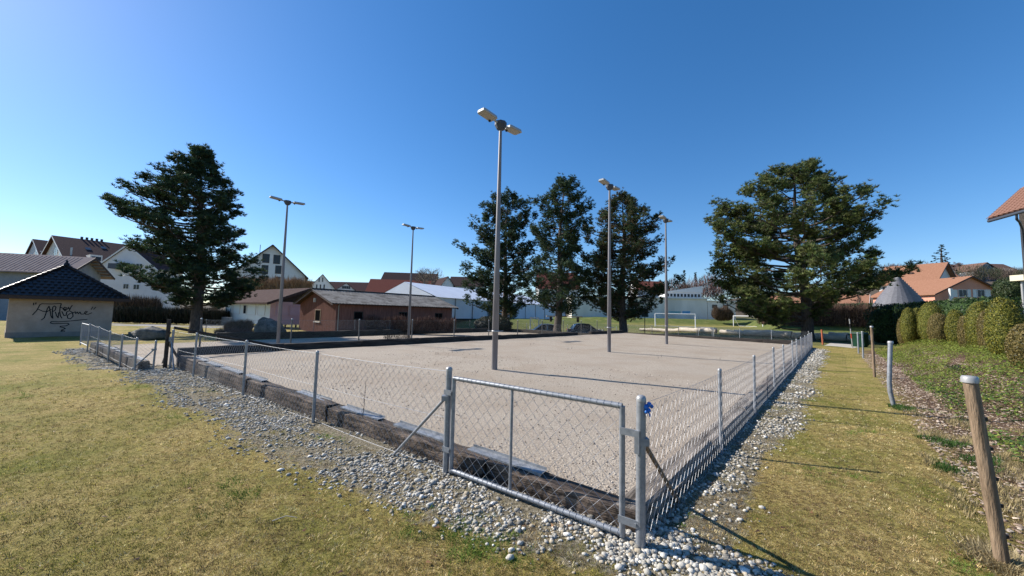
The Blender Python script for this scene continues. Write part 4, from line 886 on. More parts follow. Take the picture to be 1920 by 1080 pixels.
# ------------------------------------------------------------------ goals, logs, boulders, sign, bench, cars
def goal(label, l, r, Y1, Y2, top, depth=1.6, zb=.1):
    a = at(l[0], l[1], Y1); b = at(r[0], r[1], Y2); t = thing('football_goal', label, 'goal', (a[0], a[1], a[2]), group='white football goals')
    q = b-a; q[2] = 0; h = top; d = q/np.linalg.norm(q); n = np.array([-d[1], d[0], 0])
    for nm, p0, p1, r_ in (('post', (0, 0, -.1), (0, 0, h), .075), ('post', (q[0], q[1], -.1), (q[0], q[1], h), .075), ('crossbar', (0, 0, h), (q[0], q[1], h), .075), ('stay', tuple(n*.05+[0, 0, h]), tuple(n*depth), .03), ('stay', tuple(q+n*.05+[0, 0, h]), tuple(q+n*depth), .03), ('ground_bar', tuple(n*depth), tuple(q+n*depth), .03)):
        mb = MB(); mb.tube([p0, p1], r_, 6); mb.build(nm, M['goal'], t)
    return t
goal('wide white football goal in front of the pale hall', (1228.5, 611), (1304, 614), 69, 66, 2.3)
goal('white football goal partly hidden by the big pine branches', (1375.5, 611), (1430.5, 614), 80, 74, 2.15)
goal('small white goal beyond the second court, left of the middle pine', (994, 615), (1010, 616), 47, 46, 1.3, 1.0)
def log_obj(label, x0, y0, x1, y1, Y0, Y1, r, m=None):
    a = at(x0, y0, Y0); b = at(x1, y1, Y1); za, zb_ = float(ground(a[0], a[1]))+r, float(ground(b[0], b[1]))+r; t = thing('log', label, 'log', (a[0], a[1], za), group='peeled logs lying along the playing field')
    q = np.array([b[0]-a[0], b[1]-a[1], zb_-za]); mb = MB(); n = 7; mb.tube([q*i/(n-1)+[random.uniform(-.03, .03), 0, random.uniform(-.03, .03)] for i in range(n)], [r*random.uniform(.88, 1.06) for _ in range(n)], 12); mb.build('trunk', m or M['log'], t)
    u = q/np.linalg.norm(q)
    mb = MB(); mb.tube([q+u*.0, q+u*.02], r*.93, 12); mb.build('cut_end', M['log_end'], t)
LG = [(1199, 614, 1219, 615, 49, 48.3, .20), (1219, 615, 1244, 617, 48, 47, .26), (1244, 617, 1273, 619, 46.5, 45.2, .24), (1273, 619, 1314, 621, 45, 43, .30), (1314, 621, 1343, 622.5, 42.8, 41.5, .33), (1350, 622.5, 1377, 625, 41, 40, .24), (1377, 625, 1395, 627, 39.8, 39, .26), (1396, 626, 1430, 629, 39, 37.4, .30), (1428, 628, 1484, 633, 37.2, 34.8, .32), (1486, 633, 1530, 636, 34.4, 33, .28), (1530, 636, 1588, 641, 32.9, 31.2, .30), (1589, 640, 1635, 644, 31, 30, .28)]
for i, a in enumerate(LG):
    nm = ['farthest slim log at the left end of the row, under the green board', 'second log from the left end of the row, darker and round', 'third log from the left end, left of the small gate', 'pale log behind the small far gate', 'thick log with a dark cut end just right of the small gate', 'thin rough log right of the thick dark ended one', 'short pale log after the thin rough one', 'bumpy log in the middle of the row', 'long knotty log left of the big pine trunk', 'log lying behind the big pine trunk', 'long straight log right of the big pine behind the orange stake', 'log at the right end of the row behind the green bin'][i]
    log_obj(nm, *a)
log_obj('thin pale trunk lying on top of the long straight log', 1555, 632, 1592, 636, 33, 31.6, .14)
for o in bpy.data.objects:
    if o.get('label') == 'thin pale trunk lying on top of the long straight log': o.location.z += .42
def boulder(label, x, y, Y, w, h, d, seed, mat_=None, notch=0):
    p = at(x, y, Y); rr = np.random.default_rng(seed); bm_v = []; bm_f = []; n, m = 14, 9
    for j in range(m+1):
        th = math.pi*j/m
        for i in range(n):
            ph = 2*math.pi*i/n; v = np.array([math.sin(th)*math.cos(ph), math.sin(th)*math.sin(ph), math.cos(th)]); v = np.sign(v)*np.abs(v)**.8
            k = 1+.10*math.sin(v[0]*5+seed)+.09*math.sin(v[1]*6+v[2]*4+seed*2)+rr.uniform(-.05, .05)-notch*max(0, v[0])*max(0, v[2])
            bm_v.append(v*k*[w/2, d/2, h/2]+[0, 0, h*.38])
    for j in range(m):
        for i in range(n): bm_f.append((j*n+i, (j+1)*n+i, (j+1)*n+(i+1) % n, j*n+(i+1) % n))
    mb = MB(); mb.raw(bm_v, bm_f, True); o = mb.build('boulder', mat_ or M['boulder']); o.location = (p[0], p[1], float(ground(p[0], p[1]))); tag(o, label, 'boulder')
boulder('tall dark grey boulder left of the red brown shed', 503, 627, 25.2, 1.75, 1.35, 1.4, 3, None, .25)
boulder('wide low mossy boulder behind the left fence', 283, 627, 20.5, 1.75, .75, 1.1, 8)
boulder('small flat rock beside the wide low boulder', 260, 628, 21.3, .8, .42, .7, 5)
# green board on a post, picnic bench, tree guard
b = at(1209, 625, 40.0); t = thing('notice_board', 'dark green board on a thin post before the logs', 'sign', (b[0], b[1], 0)); gm = mat('dark_green_board', (.02, .035, .03), .6)
mb = MB(); mb.tube([(0, 0, -.1), (0, 0, 1.9)], .04, 6); mb.build('post', M['black'], t); mb = MB(); mb.box((0, -.05, 2.15), (.68, .05, .95)); mb.build('board', gm, t)
b = at(1058, 603, 52); t = thing('picnic_bench', 'light wooden picnic bench on the grass behind the middle pine', 'bench', (b[0], b[1], b[2])); lw = mat('light_wood', (.42, .30, .17), .8, 0, (.5, .36, .2), 6)
mb = MB(); mb.box((0, 0, .72), (5.0, .7, .12)); mb.build('tabletop', lw, t)
for sx in (-1.9, 1.9): mb = MB(); mb.box((sx, 0, .3), (.3, .5, .7)); mb.build('leg', M['timber_dark'], t)
mb = MB(); mb.box((.6, -.9, .42), (3.2, .3, .05)); mb.build('seat', lw, t)

def car(label, pos, rz, paint, L=4.3, Wd=1.75, Hh=1.42):
    t = thing('parked_car', label, 'car', pos, rz, group='parked cars')
    pm = mat('car_paint', paint, .25, .3, spec=.6)
    prof = [(-.5, .28), (-.49, .55), (-.46, .66), (-.33, .70), (-.18, .72), (.0, .72), (.22, .71), (.40, .64), (.48, .52), (.5, .30)]
    mb = MB(); vs = []; n = len(prof)
    for sy, k in ((-1, 0), (1, 0)):
        for (x, z) in prof: vs.append((x*L, sy*Wd/2*(1-.10*max(0, abs(x)-.38)/.12), z*Hh/1.0*.78))
        for (x, z) in prof: vs.append((x*L, sy*Wd/2*.98, .2))
    fs = []
    for o_ in (0, 2*n):
        for i in range(n-1): fs.append((o_+i, o_+i+1, o_+n+i+1, o_+n+i))
    for i in range(n-1): fs.append((i, 2*n+i, 2*n+i+1, i+1))
    fs.append((0, n, 3*n, 2*n)); fs.append((n-1, 2*n+n-1, 3*n+n-1, 2*n-1)); mb.raw(vs, fs, True); mb.build('body', pm, t)
    cab = [(-.40, .535), (-.30, .93), (-.18, 1.0), (.06, .99), (.27, .55)]
    mb = MB(); vs = []
    for sy in (-1, 1):
        for (x, z) in cab: vs.append((x*L, sy*Wd/2*(.93 if z < .6 else .76), z*Hh))
    m_ = len(cab); mb.raw(vs, [tuple(range(m_)), tuple(range(m_, 2*m_))[::-1]]+[(i, i+m_, i+1+m_, i+1) for i in range(m_-1)]); mb.build('windows', M['glass'], t)
    mb = MB(); mb.raw([(x*L, sy*Wd/2*.77, z*Hh+.012) for sy in (-1, 1) for (x, z) in ((-.30, .93), (-.18, 1.0), (.06, .99), (.08, .965))], [(0, 4, 5, 1), (1, 5, 6, 2), (2, 6, 7, 3)])
    for sy in (-1, 1):
        for (a, b) in (((-.40, .535), (-.30, .93)), ((-.30, .93), (-.18, 1.0)), ((-.18, 1.0), (.06, .99)), ((.06, .99), (.27, .55)), ((-.09, .56), (-.1, .98))):
            f = lambda z: .935 if z < .6 else .77
            mb.tube([(a[0]*L, sy*Wd/2*f(a[1]), a[1]*Hh), (b[0]*L, sy*Wd/2*f(b[1]), b[1]*Hh)], .035, 5)
    mb.build('roof', pm, t)
    for sx in (-.31, .31):
        for sy in (-1, 1):
            mb = MB(); mb.tube([(sx*L, sy*(Wd/2-.18), .31), (sx*L, sy*(Wd/2+.01), .31)], .31, 14); wo = mb.build('wheel', M['black'], t)
            mb = MB(); mb.tube([(sx*L, sy*(Wd/2), .31), (sx*L, sy*(Wd/2+.02), .31)], .19, 10); mb.build('rim', M['cap'], wo)
    for sy in (-1, 1): mb = MB(); mb.box((L*.475, sy*Wd*.36, .62*Hh*.78+.02), (.16, .34, .14)); mb.build('headlight', M['cap'], t); mb = MB(); mb.box((-L*.487, sy*Wd*.38, .6*Hh*.8), (.08, .28, .16)); mb.build('tail_light', red, t)
    return t
def gz(p): return (p[0], p[1], float(ground(p[0], p[1])))
car('white parked car behind the left pine beside the barrack', gz(at(402, 610, 45.5)), math.pi+.25, (.72, .74, .78))
car('silver blue parked car beyond the second court, left of the middle pine trunk', gz(at(1019, 620, 45.0)), math.pi+.05, (.45, .52, .62), L=4.2, Hh=1.45)
car('dark parked car right of the middle pine trunk', gz(at(1097, 620, 45.8)), .1, (.09, .11, .13))
car('dark blue parked car partly hidden by the hedge end', gz(at(1668, 632, 40)), .35, (.02, .045, .13), L=4.4)

# ------------------------------------------------------------------ vegetation
LEAF_V = [(-.5, 0, 0), (0, -.0, .12), (.5, 0, 0), (0, 1.5, 0)]; LEAF_F = [(0, 1, 3), (1, 2, 3)]
def puff(n=16, seed=1, w=.10, up=.35):
    r = np.random.default_rng(seed); V = []; F = []
    for i in range(n):
        d = r.normal(size=3); d[2] = abs(d[2])*.8+up; d /= np.linalg.norm(d); sd_ = np.cross(d, r.normal(size=3)); sd_ /= np.linalg.norm(sd_); L_ = r.uniform(.7, 1)
        b = len(V); V += [d*.1-sd_*w, d*.1+sd_*w, d*L_]; F.append((b, b+1, b+2))
    return np.array(V), np.array(F)
PV, PF = puff(14, 1, .08)
def pine(label, base, H, prof, nb, cols, seed, cl=.36, dens=1.0, trunk_r=.35, clear=.18, lean=(0, 0), flat=.5, group=None, cat='tree', steep=.25, weights=None, ylim=.8, pom=.34, nper=7, inset=0.0, qmin=.3):
    """prof: list of (height fraction, left radius, right radius) in metres seen from the camera"""
    R = np.random.default_rng(seed); base = np.array(base, float); t = thing('pine_tree', label, cat, base, group=group)
    hs = [p[0] for p in prof]; rl = [max(.2, p[1]-inset) for p in prof]; rr = [max(.2, p[2]-inset) for p in prof]
    vd = base[:2]/np.linalg.norm(base[:2]); rt_ = np.array([vd[1], -vd[0]])
    def tr(h): return np.array([lean[0]*h/H+.12*math.sin(h*.5+seed), lean[1]*h/H+.12*math.cos(h*.6+seed), h])
    mb = MB(); hh = [0, .04, .12, .25, .4, .55, .7, .85, .97]; mb.tube([(0, 0, -.3)]+[tr(f*H) for f in hh], [trunk_r*1.5]+[trunk_r*k for k in (1.35, 1.1, 1, .92, .78, .6, .42, .24, .06)], 10); mb.build('trunk', M['bark'], t)
    limbs = MB(); cen = []; siz = []; ton = []
    for i in range(nb):
        f = clear+(1-clear)*((i+R.uniform(0, 1))/nb)**.95; f = min(f, .985)
        az = i*2.39996+R.uniform(-.6, .6); dxy = np.array([math.cos(az), math.sin(az)]); side = dxy@rt_
        r0 = np.interp(f, hs, rl); r1 = np.interp(f, hs, rr); rad = r0*max(0, -side)+r1*max(0, side)+(1-abs(side))*(r0+r1)*.5*ylim
        rad = max(min(.3, H*.02), rad*R.choice([.6, .8, .95, 1.0])*R.uniform(.95, 1.04))
        h0 = max(.06*H, f*H-rad*steep); h1 = f*H+rad*.05; a = tr(h0); tip = np.array([a[0]+dxy[0]*rad, a[1]+dxy[1]*rad, h1]); m_ = 6; pts = []
        for k in range(m_):
            q = k/(m_-1); p = a+(tip-a)*q; p[2] = h0+(h1-h0)*(q**1.5)-.06*rad*math.sin(q*3.14)+R.normal(0, .05)*q; p[:2] += R.normal(0, .05*rad, 2)*q*(q < 1); pts.append(p)
        limbs.tube(pts, [max(.015, (.016*rad+.02)*(1-q/(m_-1)*.8)) for q in range(m_)], 5, cap=False)
        P_ = np.array(pts); perp = np.array([-dxy[1], dxy[0]]); ends = [P_[-1]]
        for c in range(int(3+rad*1.9*dens)):
            q = R.uniform(qmin, .98); x = q*(m_-1); k = min(int(x), m_-2); p = P_[k]+(P_[k+1]-P_[k])*(x-k)
            L_ = (.18+.30*rad*(1.1-q))*R.uniform(.5, 1.1); an = R.choice([-1, 1])*R.uniform(.5, 1.3); d2 = dxy*math.cos(an)+perp*math.sin(an)
            e_ = p+np.array([d2[0]*L_, d2[1]*L_, L_*R.uniform(-.05, .8)+.05]); limbs.tube([p, e_], [.022, .008], 3, cap=False); ends.append(e_)
            if L_ > .8: ends.append(p*.45+e_*.55+[0, 0, .12])
        for e_ in ends:
            pr = pom*R.uniform(.7, 1.3); mpf = max(3, int(R.uniform(.7, 1.3)*nper)); u = R.normal(size=(mpf, 3)); u /= np.linalg.norm(u, axis=1, keepdims=True); u *= R.uniform(.2, 1, (mpf, 1))
            cc_ = e_+u*[pr, pr, pr*flat]+[0, 0, pr*.3]; tone = R.uniform(.75, 1.3)
            for q_ in cc_: cen.append(q_); siz.append(cl*R.uniform(.8, 1.2)); ton.append(tone)
    limbs.build('limbs', M['bark'], t)
    cen = np.array(cen); n = len(cen); col_ = np.clip(mixc(n, cols, weights, .18)*np.array(ton)[:, None], .004, .5)
    rot = rotz(RNG.uniform(0, 6.28, n)) @ rotx(RNG.uniform(-.5, .5, n))
    me = batch_mesh('crown', PV, PF, cen, rot, np.array(siz), col_, M['needle']); link('crown', me, t, 'stuff'); return t
dkg = [(.020, .048, .028), (.034, .068, .036), (.060, .090, .034), (.040, .055, .026)]
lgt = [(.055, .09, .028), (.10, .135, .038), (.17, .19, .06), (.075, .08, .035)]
brn = [(.036, .066, .028), (.070, .09, .034), (.11, .08, .04), (.05, .07, .03)]
def zb_(x, y, Y): p = at(x, y, Y); return (p[0], p[1], float(ground(p[0], p[1]))-.02)
k = 26/690*1.15
def pf(ytop, ybot, xt, Y, rows):
    """pixel silhouette rows (y, xleft, xright) -> (fraction, rl, rr)"""
    H = (ybot-ytop); out = []
    for (y, a, b) in sorted(rows, key=lambda q: -q[0]): out.append(((ybot-y)/H, max(.2, (xt-a)*Y/690), max(.2, (b-xt)*Y/690)))
    return out
Y1_ = 26.0; b1 = zb_(371, 624, Y1_); H1 = at(350, 283, Y1_)[2]-b1[2]
pine('broad dark pine on the left standing behind the fence by the hut', b1, H1, pf(283, 624, 358, Y1_, [(590, 350, 380), (575, 300, 425), (560, 285, 460), (540, 245, 462), (520, 222, 470), (490, 228, 458), (465, 222, 440), (440, 222, 436), (420, 218, 434), (405, 232, 430), (385, 240, 428), (365, 250, 437), (345, 285, 408), (320, 300, 394), (300, 318, 386), (285, 340, 370)]), 135, dkg, 4, .26, 1.5, .33, .13, (-.8, 0), .75, steep=.12, pom=.40, nper=10, inset=.45)
Y2_ = 46; b2 = zb_(945, 612, Y2_); H2 = at(945, 367, Y2_)[2]-b2[2]; GP = 'pines standing beyond the courts'
pine('left pine of the group of three, behind the nearest mast', b2, H2, pf(367, 615, 942, Y2_, [(575, 900, 965), (555, 862, 992), (530, 858, 1008), (505, 855, 1010), (480, 862, 1010), (455, 848, 1006), (435, 852, 1006), (415, 875, 1004), (400, 872, 996), (385, 885, 984), (372, 918, 962)]), 84, dkg, 5, .32, .8, .38, .15, flat=1.15, group=GP, pom=.55, nper=14)
Y3_ = 38; b3 = zb_(1045, 625, Y3_); H3 = at(1052, 339, Y3_)[2]-b3[2]
pine('tallest middle pine of the group of three', b3, H3, pf(339, 625, 1050, Y3_, [(580, 1030, 1080), (560, 985, 1115), (535, 985, 1120), (505, 1000, 1120), (480, 1000, 1110), (450, 992, 1112), (420, 993, 1108), (400, 998, 1105), (380, 1000, 1100), (362, 1012, 1085), (350, 1030, 1070), (340, 1042, 1062)]), 96, dkg[:3]+[(.05, .068, .024)], 6, .27, .9, .36, .13, (.4, 0), 1.15, group=GP, pom=.50, nper=14)
Y4_ = 41; b4 = zb_(1168, 622, Y4_); H4 = at(1165, 368, Y4_)[2]-b4[2]
pine('right pine of the group of three with brownish lower twigs', b4, H4, pf(368, 622, 1166, Y4_, [(590, 1125, 1190), (570, 1085, 1235), (545, 1080, 1262), (520, 1075, 1268), (495, 1080, 1255), (470, 1090, 1235), (445, 1085, 1242), (425, 1095, 1235), (405, 1115, 1215), (390, 1130, 1200), (375, 1150, 1180)]), 98, brn, 9, .30, .9, .40, .11, flat=1.15, group=GP, pom=.55, nper=14)
Y5_ = 31; b5 = zb_(1515, 634, Y5_); H5 = at(1500, 316, Y5_)[2]-b5[2]
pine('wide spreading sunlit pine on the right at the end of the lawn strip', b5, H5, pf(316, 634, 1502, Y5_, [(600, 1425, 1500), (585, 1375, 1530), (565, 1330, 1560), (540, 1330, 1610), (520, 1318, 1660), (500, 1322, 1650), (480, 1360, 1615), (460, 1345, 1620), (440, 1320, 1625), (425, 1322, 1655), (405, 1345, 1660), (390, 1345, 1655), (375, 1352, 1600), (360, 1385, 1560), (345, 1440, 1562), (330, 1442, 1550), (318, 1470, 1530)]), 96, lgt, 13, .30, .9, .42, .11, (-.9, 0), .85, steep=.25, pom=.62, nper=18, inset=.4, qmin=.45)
def conifer(label, x, ybase, ytop, w, Y, cols, zb=None, group='small conifers in the distance'):
    a = at(x, ybase, Y); b = at(x, ytop, Y); r = w/2*Y/690; base = (a[0], a[1], a[2]); H = b[2]-a[2]
    return pine(label, base, H, [(0, r, r), (.3, r*.85, r*.85), (.7, r*.4, r*.4), (1, .1, .1)], 40, cols, int(x), H*.035, .5*min(1, 6/r), r*.12, .05, group=group, steep=-.05, flat=.3, pom=H*.022, nper=5)
sp = [(.010, .022, .018), (.018, .034, .024), (.028, .048, .028)]
conifer('dark spruce standing above the orange roofs', 1768, 512, 460, 42, 130, sp)
conifer('narrow dark conifer on the skyline left of the big pine', 1305, 560, 512, 10, 190, sp)
conifer('small dark conifer on the skyline above the pale hall', 1283, 560, 508, 14, 200, sp)
conifer('small conifer before the cream house', 1613, 572, 555, 14, 68, sp)

def bare_tree(label, x, ybase, ytop, Y, spread, seed, colr=(.16, .13, .105), name='bare_tree', n0=7, group='leafless trees'):
    R = random.Random(seed); a = at(x, ybase, Y); H = at(x, ytop, Y)[2]-a[2]; t = thing(name, label, 'tree', tuple(a), group=group); mb = MB(); tw_ = MB(); m_ = mat('bare_branch', colr, .9)
    def br(p, d, L_, r, lv):
        q = p+d*L_; (mb if lv < 2 else tw_).tube([p, (p+q)/2+np.array([R.uniform(-1, 1), R.uniform(-1, 1), 0])*L_*.05, q], [r, r*.8, r*.6], 4 if lv < 2 else 3, cap=False)
        if lv >= 5: return
        for k in range(4 if lv < 4 else 3):
            nd = d+np.array([R.uniform(-1, 1), R.uniform(-1, 1), R.uniform(-.25, .6)])*spread; nd /= np.linalg.norm(nd); br(p+(q-p)*R.uniform(.45, 1), nd, L_*R.uniform(.6, .82), max(.018, r*.55), lv+1)
    br(np.zeros(3), np.array([0, 0, 1.]), H*.30, H*.022, 0)
    mb.build('trunk', m_, t); tw_.build('twigs', m_, t, 'stuff')
bare_tree('wide leafless tree behind the marquee roof', 797, 562, 462, 95, 1.1, 3)
bare_tree('leafless grey tree behind the white barrack and hedge', 330, 612, 568, 40, .7, 5)
bare_tree('pale leafless birch on the hill above the salmon house', 1880, 535, 490, 170, .6, 8, (.28, .24, .21))
bare_tree('leafless tree beside the dark spruce', 1792, 510, 484, 150, .9, 11, (.17, .12, .11))
bare_tree('leafless tree behind the orange roof near the big pine', 1678, 512, 488, 150, .9, 12, (.17, .12, .11))
bare_tree('leafless pinkish trees on the skyline above the hall', 1293, 560, 520, 180, .9, 14, (.20, .13, .11))

TW_V = [(-.035, 0, 0), (.035, 0, 0), (0, 0, 1)]; TW_F = [(0, 1, 2)]
def twig_mass(name, label, cat, box, n, cols, size, kind=None, p_up=.6, group=None, shape='ell'):
    """bare brushwood: short sticks filling a box (cx,cy,z0,rx,ry,h,rot)"""
    cx, cy, z0, rx, ry, h, ro = box; u = RNG.uniform(-1, 1, (n, 3)); 
    if shape == 'ell': 
        u = u/np.maximum(1, np.linalg.norm(u, axis=1, keepdims=True)*1.02)
    x = u[:, 0]*rx; y = u[:, 1]*ry; z = (u[:, 2]*.5+.5)*h*(1-.25*np.abs(np.sin(x*1.3+cx)))
    c, s = math.cos(ro), math.sin(ro); pos = np.stack([x*c-y*s, x*s+y*c, z], -1)
    rot = rotz(RNG.uniform(0, 6.28, n)) @ rotx(RNG.normal(0, p_up, n)); sc = size*RNG.uniform(.5, 1.2, n)
    me = batch_mesh(name, TW_V, TW_F, pos, rot, np.stack([sc*.9, sc, sc], -1), mixc(n, cols, jit=.25), M['twig'])
    o = link(name, me); o.location = (cx, cy, z0); tag(o, label, cat, group, kind); return o
def bx_px(xl, xr, ytop, ybot, Y, ry=1.0):
    a = at(xl, ybot, Y); b = at(xr, ybot, Y); c = (a+b)/2; d = (b-a)[:2]; tp_ = at((xl+xr)/2, ytop, Y); return (c[0], c[1], a[2]*.5+b[2]*.5, np.linalg.norm(d)/2, ry, tp_[2]-(a[2]+b[2])/2, math.atan2(d[1], d[0]))
brc = [(.11, .075, .05), (.07, .05, .035), (.16, .11, .075)]; rdc = [(.12, .065, .05), (.08, .045, .035), (.17, .10, .075)]; drk = [(.03, .03, .02), (.05, .045, .03), (.02, .03, .015)]; och = [(.30, .19, .10), (.36, .24, .14), (.22, .14, .08)]
twig_mass('bare_hedge', 'long reddish brown leafless hedge before the red brown shed', 'hedge', bx_px(688, 852, 597, 620, 29.5, .6), 16000, rdc, .45, shape='box')
twig_mass('bare_hedge', 'tall brown leafless hedge behind the playing field on the right', 'hedge', bx_px(1425, 1705, 572, 612, 64, 1.0), 26000, [(.10, .06, .045), (.06, .038, .03), (.14, .09, .065)], 1.1, shape='box')
twig_mass('bare_hedge', 'dark brushwood hedge behind the left pine beyond the lane', 'hedge', bx_px(205, 422, 583, 607, 39, 1.0), 22000, drk+[(.06, .05, .035)], .8, shape='box')
twig_mass('bare_hedge', 'tangled brown shrubs behind the dark hedge near the hut', 'hedge', bx_px(206, 300, 562, 590, 43, 1.2), 5000, brc, 1.0)
twig_mass('ochre_reeds', 'ochre leafless shrubs behind the ridge of the barrack', 'shrub', bx_px(448, 578, 525, 552, 55, 1.5), 14000, och, 1.0, shape='box')
twig_mass('bare_shrub', 'round brown leafless shrub left of the tall boulder', 'shrub', bx_px(425, 470, 604, 624, 27, .8), 5000, brc, .45)
twig_mass('bare_shrub', 'brown leafless bushes at the side wall of the pale hall', 'shrub', bx_px(1335, 1375, 575, 603, 92, 1.5), 6000, brc, 1.0)
twig_mass('low_thicket', 'low dark heather patch at the foot of the brown shrub', 'shrub', bx_px(405, 475, 618, 630, 25, .8), 4000, rdc, .3)
def wood(label, cx, cy, rx, ry, ntree, hmin, hmax, cols, seed):
    R = np.random.default_rng(seed); P_ = []; Sz = []; C_ = []
    for i in range(ntree):
        x, y = cx+R.uniform(-rx, rx), cy+R.uniform(-ry, ry); h = R.uniform(hmin, hmax); z = float(ground(x, y)); c = np.array(cols[R.integers(len(cols))])*R.uniform(.75, 1.25); m = 420
        u = R.normal(size=(m, 3)); u /= np.linalg.norm(u, axis=1, keepdims=True); u *= R.uniform(.2, 1, (m, 1))**.5
        P_.append(np.array([x, y, z+h*.55])+u*[h*.34, h*.34, h*.42]); Sz.append(np.full(m, h*.16)); C_.append(np.repeat(c[None], m, 0)*R.uniform(.7, 1.3, (m, 1)))
    P_ = np.concatenate(P_); Sz = np.concatenate(Sz); n = len(P_); rot = rotz(RNG.uniform(0, 6.28, n)) @ rotx(RNG.normal(0, .7, n))
    me = batch_mesh('distant_wood', TW_V, TW_F, P_, rot, np.stack([Sz*1.1, Sz, Sz], -1), np.concatenate(C_), M['twig']); tag(link('distant_wood', me), label, None, None, 'stuff')
wood('leafless wood on the hillside behind the right houses', 215, 178, 40, 16, 75, 6, 11, [(.13, .10, .085), (.09, .07, .06), (.16, .12, .10), (.05, .06, .03)], 3)
wood('leafless reddish wood on the rise above the hall', 84, 170, 22, 10, 26, 10, 15, [(.18, .115, .10), (.13, .085, .075), (.05, .055, .035)], 4)
wood('dark shrubs and small trees along the slope below the hill houses', 190, 150, 30, 8, 40, 4, 7, [(.10, .08, .065), (.05, .06, .035), (.12, .09, .07)], 5)
twig_mass('nettle_patch', 'dry brush patch beside the pole in the second court', 'weeds', (*gp(746, 639, C2Z)[:2], C2Z, .9, .5, .35, 0), 700, brc+drk, .25)

def leafy(name, label, cat, base, rx, ry, h, n, cols, ls, rot=0, power=2.6, group=None, core=True, lean=0, lump=.06, m=None, taper=1.0):
    """clipped evergreen: an inner mass plus leaf sized faces over the surface"""
    t = thing(name, label, cat, base, rot, group)
    th = np.arccos(RNG.uniform(-1, 1, n)); ph = RNG.uniform(0, 6.283, n); v = np.stack([np.sin(th)*np.cos(ph), np.sin(th)*np.sin(ph), np.cos(th)], -1)
    pn = (np.abs(v)**power).sum(1)**(-1/power); v = v*pn[:, None]; lum = 1+lump*np.sin(v[:, 0]*7+base[0])+lump*np.sin(v[:, 1]*6+v[:, 2]*8+base[1])
    rad = (lum*RNG.uniform(.90, 1.04, n))[:, None]; k = (1-(1-taper)*(v[:, 2]*.5+.5))[:, None]; P_ = v*rad*[rx, ry, h/2]; P_[:, :2] *= k; P_[:, 2] += h/2
    nrm = v/np.array([rx, ry, h/2]); nrm /= np.linalg.norm(nrm, axis=1, keepdims=True)
    d = nrm+RNG.normal(0, .55, (n, 3)); d /= np.linalg.norm(d, axis=1, keepdims=True); a = np.cross(d, RNG.normal(size=(n, 3))); a /= np.linalg.norm(a, axis=1, keepdims=True); b = np.cross(d, a)
    rot_ = np.stack([a, b, d], -1); me = batch_mesh('foliage', LEAF_V, LEAF_F, P_, rot_, ls*RNG.uniform(.6, 1.3, n), mixc(n, cols, jit=.25), m or M['leaf']); link('foliage', me, t, 'stuff')
    if core:
        mb = MB(); nn_, mm = 16, 10; vs = []
        for j in range(mm+1):
            for i in range(nn_):
                th_ = math.pi*j/mm; ph_ = 2*math.pi*i/nn_; q = np.array([math.sin(th_)*math.cos(ph_), math.sin(th_)*math.sin(ph_), math.cos(th_)]); q = q*((np.abs(q)**power).sum()**(-1/power)); kk = 1-(1-taper)*(q[2]*.5+.5); vs.append(q*.9*[rx*kk, ry*kk, h/2]+[0, 0, h/2])
        mb.raw(vs, [(j*nn_+i, (j+1)*nn_+i, (j+1)*nn_+(i+1) % nn_, j*nn_+(i+1) % nn_) for j in range(mm) for i in range(nn_)], True)
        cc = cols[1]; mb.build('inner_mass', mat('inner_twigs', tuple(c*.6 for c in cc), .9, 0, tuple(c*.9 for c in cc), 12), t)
    return t
ol = [(.19, .18, .025), (.12, .13, .022), (.27, .235, .04), (.06, .075, .018)]; ob = [(.19, .15, .045), (.14, .115, .035), (.24, .18, .065), (.08, .075, .028)]; lau = [(.02, .045, .012), (.035, .07, .018), (.06, .10, .025), (.012, .028, .01)]
SH = [(1693, 595, 640, 20, ob, 'smallest leftmost clipped shrub of the row'), (1706, 577, 641, 31, ol, 'second shrub from the left of the row, leaning over the first'), (1722, 577, 641, 24, ol, 'narrow third shrub, squeezed before the broad topped one'), (1749, 567, 644, 50, ol, 'broad topped olive shrub behind the low brown rounded one'), (1763, 587, 648, 40, ob, 'low rounded brownish shrub in front of the broad topped one'), (1795, 581, 651, 36, ol, 'egg shaped yellow green shrub right of the low brown rounded one'), (1814, 590, 656, 28, ob, 'slim brownish shrub right of the egg shaped one'), (1842, 565, 660, 50, ol, 'tall wide olive shrub behind the slim brown ones'), (1853, 582, 662, 30, ob, 'slim tall brownish shrub in front of the wide olive one'), (1888, 558, 676, 64, ol, 'biggest ragged yellow green shrub near the right edge'), (1932, 604, 694, 66, ob, 'rounded grey green shrub cut off by the right edge')]
for (x, yt, yb, w, c, lab) in SH:
    p = gp(x, yb, .58); z = float(ground(p[0], p[1])); H_ = at(x, yt, p[1])[2]-z; r = w/2*p[1]/690*.76
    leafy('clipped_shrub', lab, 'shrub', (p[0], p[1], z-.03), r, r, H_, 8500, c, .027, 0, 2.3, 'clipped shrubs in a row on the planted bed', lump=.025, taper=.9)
hp0 = at(1672, 640, 30); hp1 = at(1905, 640, 17.5)
hu_ = (hp1-hp0)[:2]; hl2 = np.linalg.norm(hu_); nseg = 5
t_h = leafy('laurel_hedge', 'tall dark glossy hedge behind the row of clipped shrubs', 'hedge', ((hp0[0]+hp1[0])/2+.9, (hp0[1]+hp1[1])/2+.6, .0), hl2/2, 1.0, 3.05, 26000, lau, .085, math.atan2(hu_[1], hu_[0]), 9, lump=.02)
leafy('laurel_hedge', 'dark glossy bush at the left end of the tall hedge beside the blue car', 'hedge', (hp0[0]-.1, hp0[1]-.3, -.3), 1.35, 1.35, 3.3, 9000, lau, .08, 0, 4)
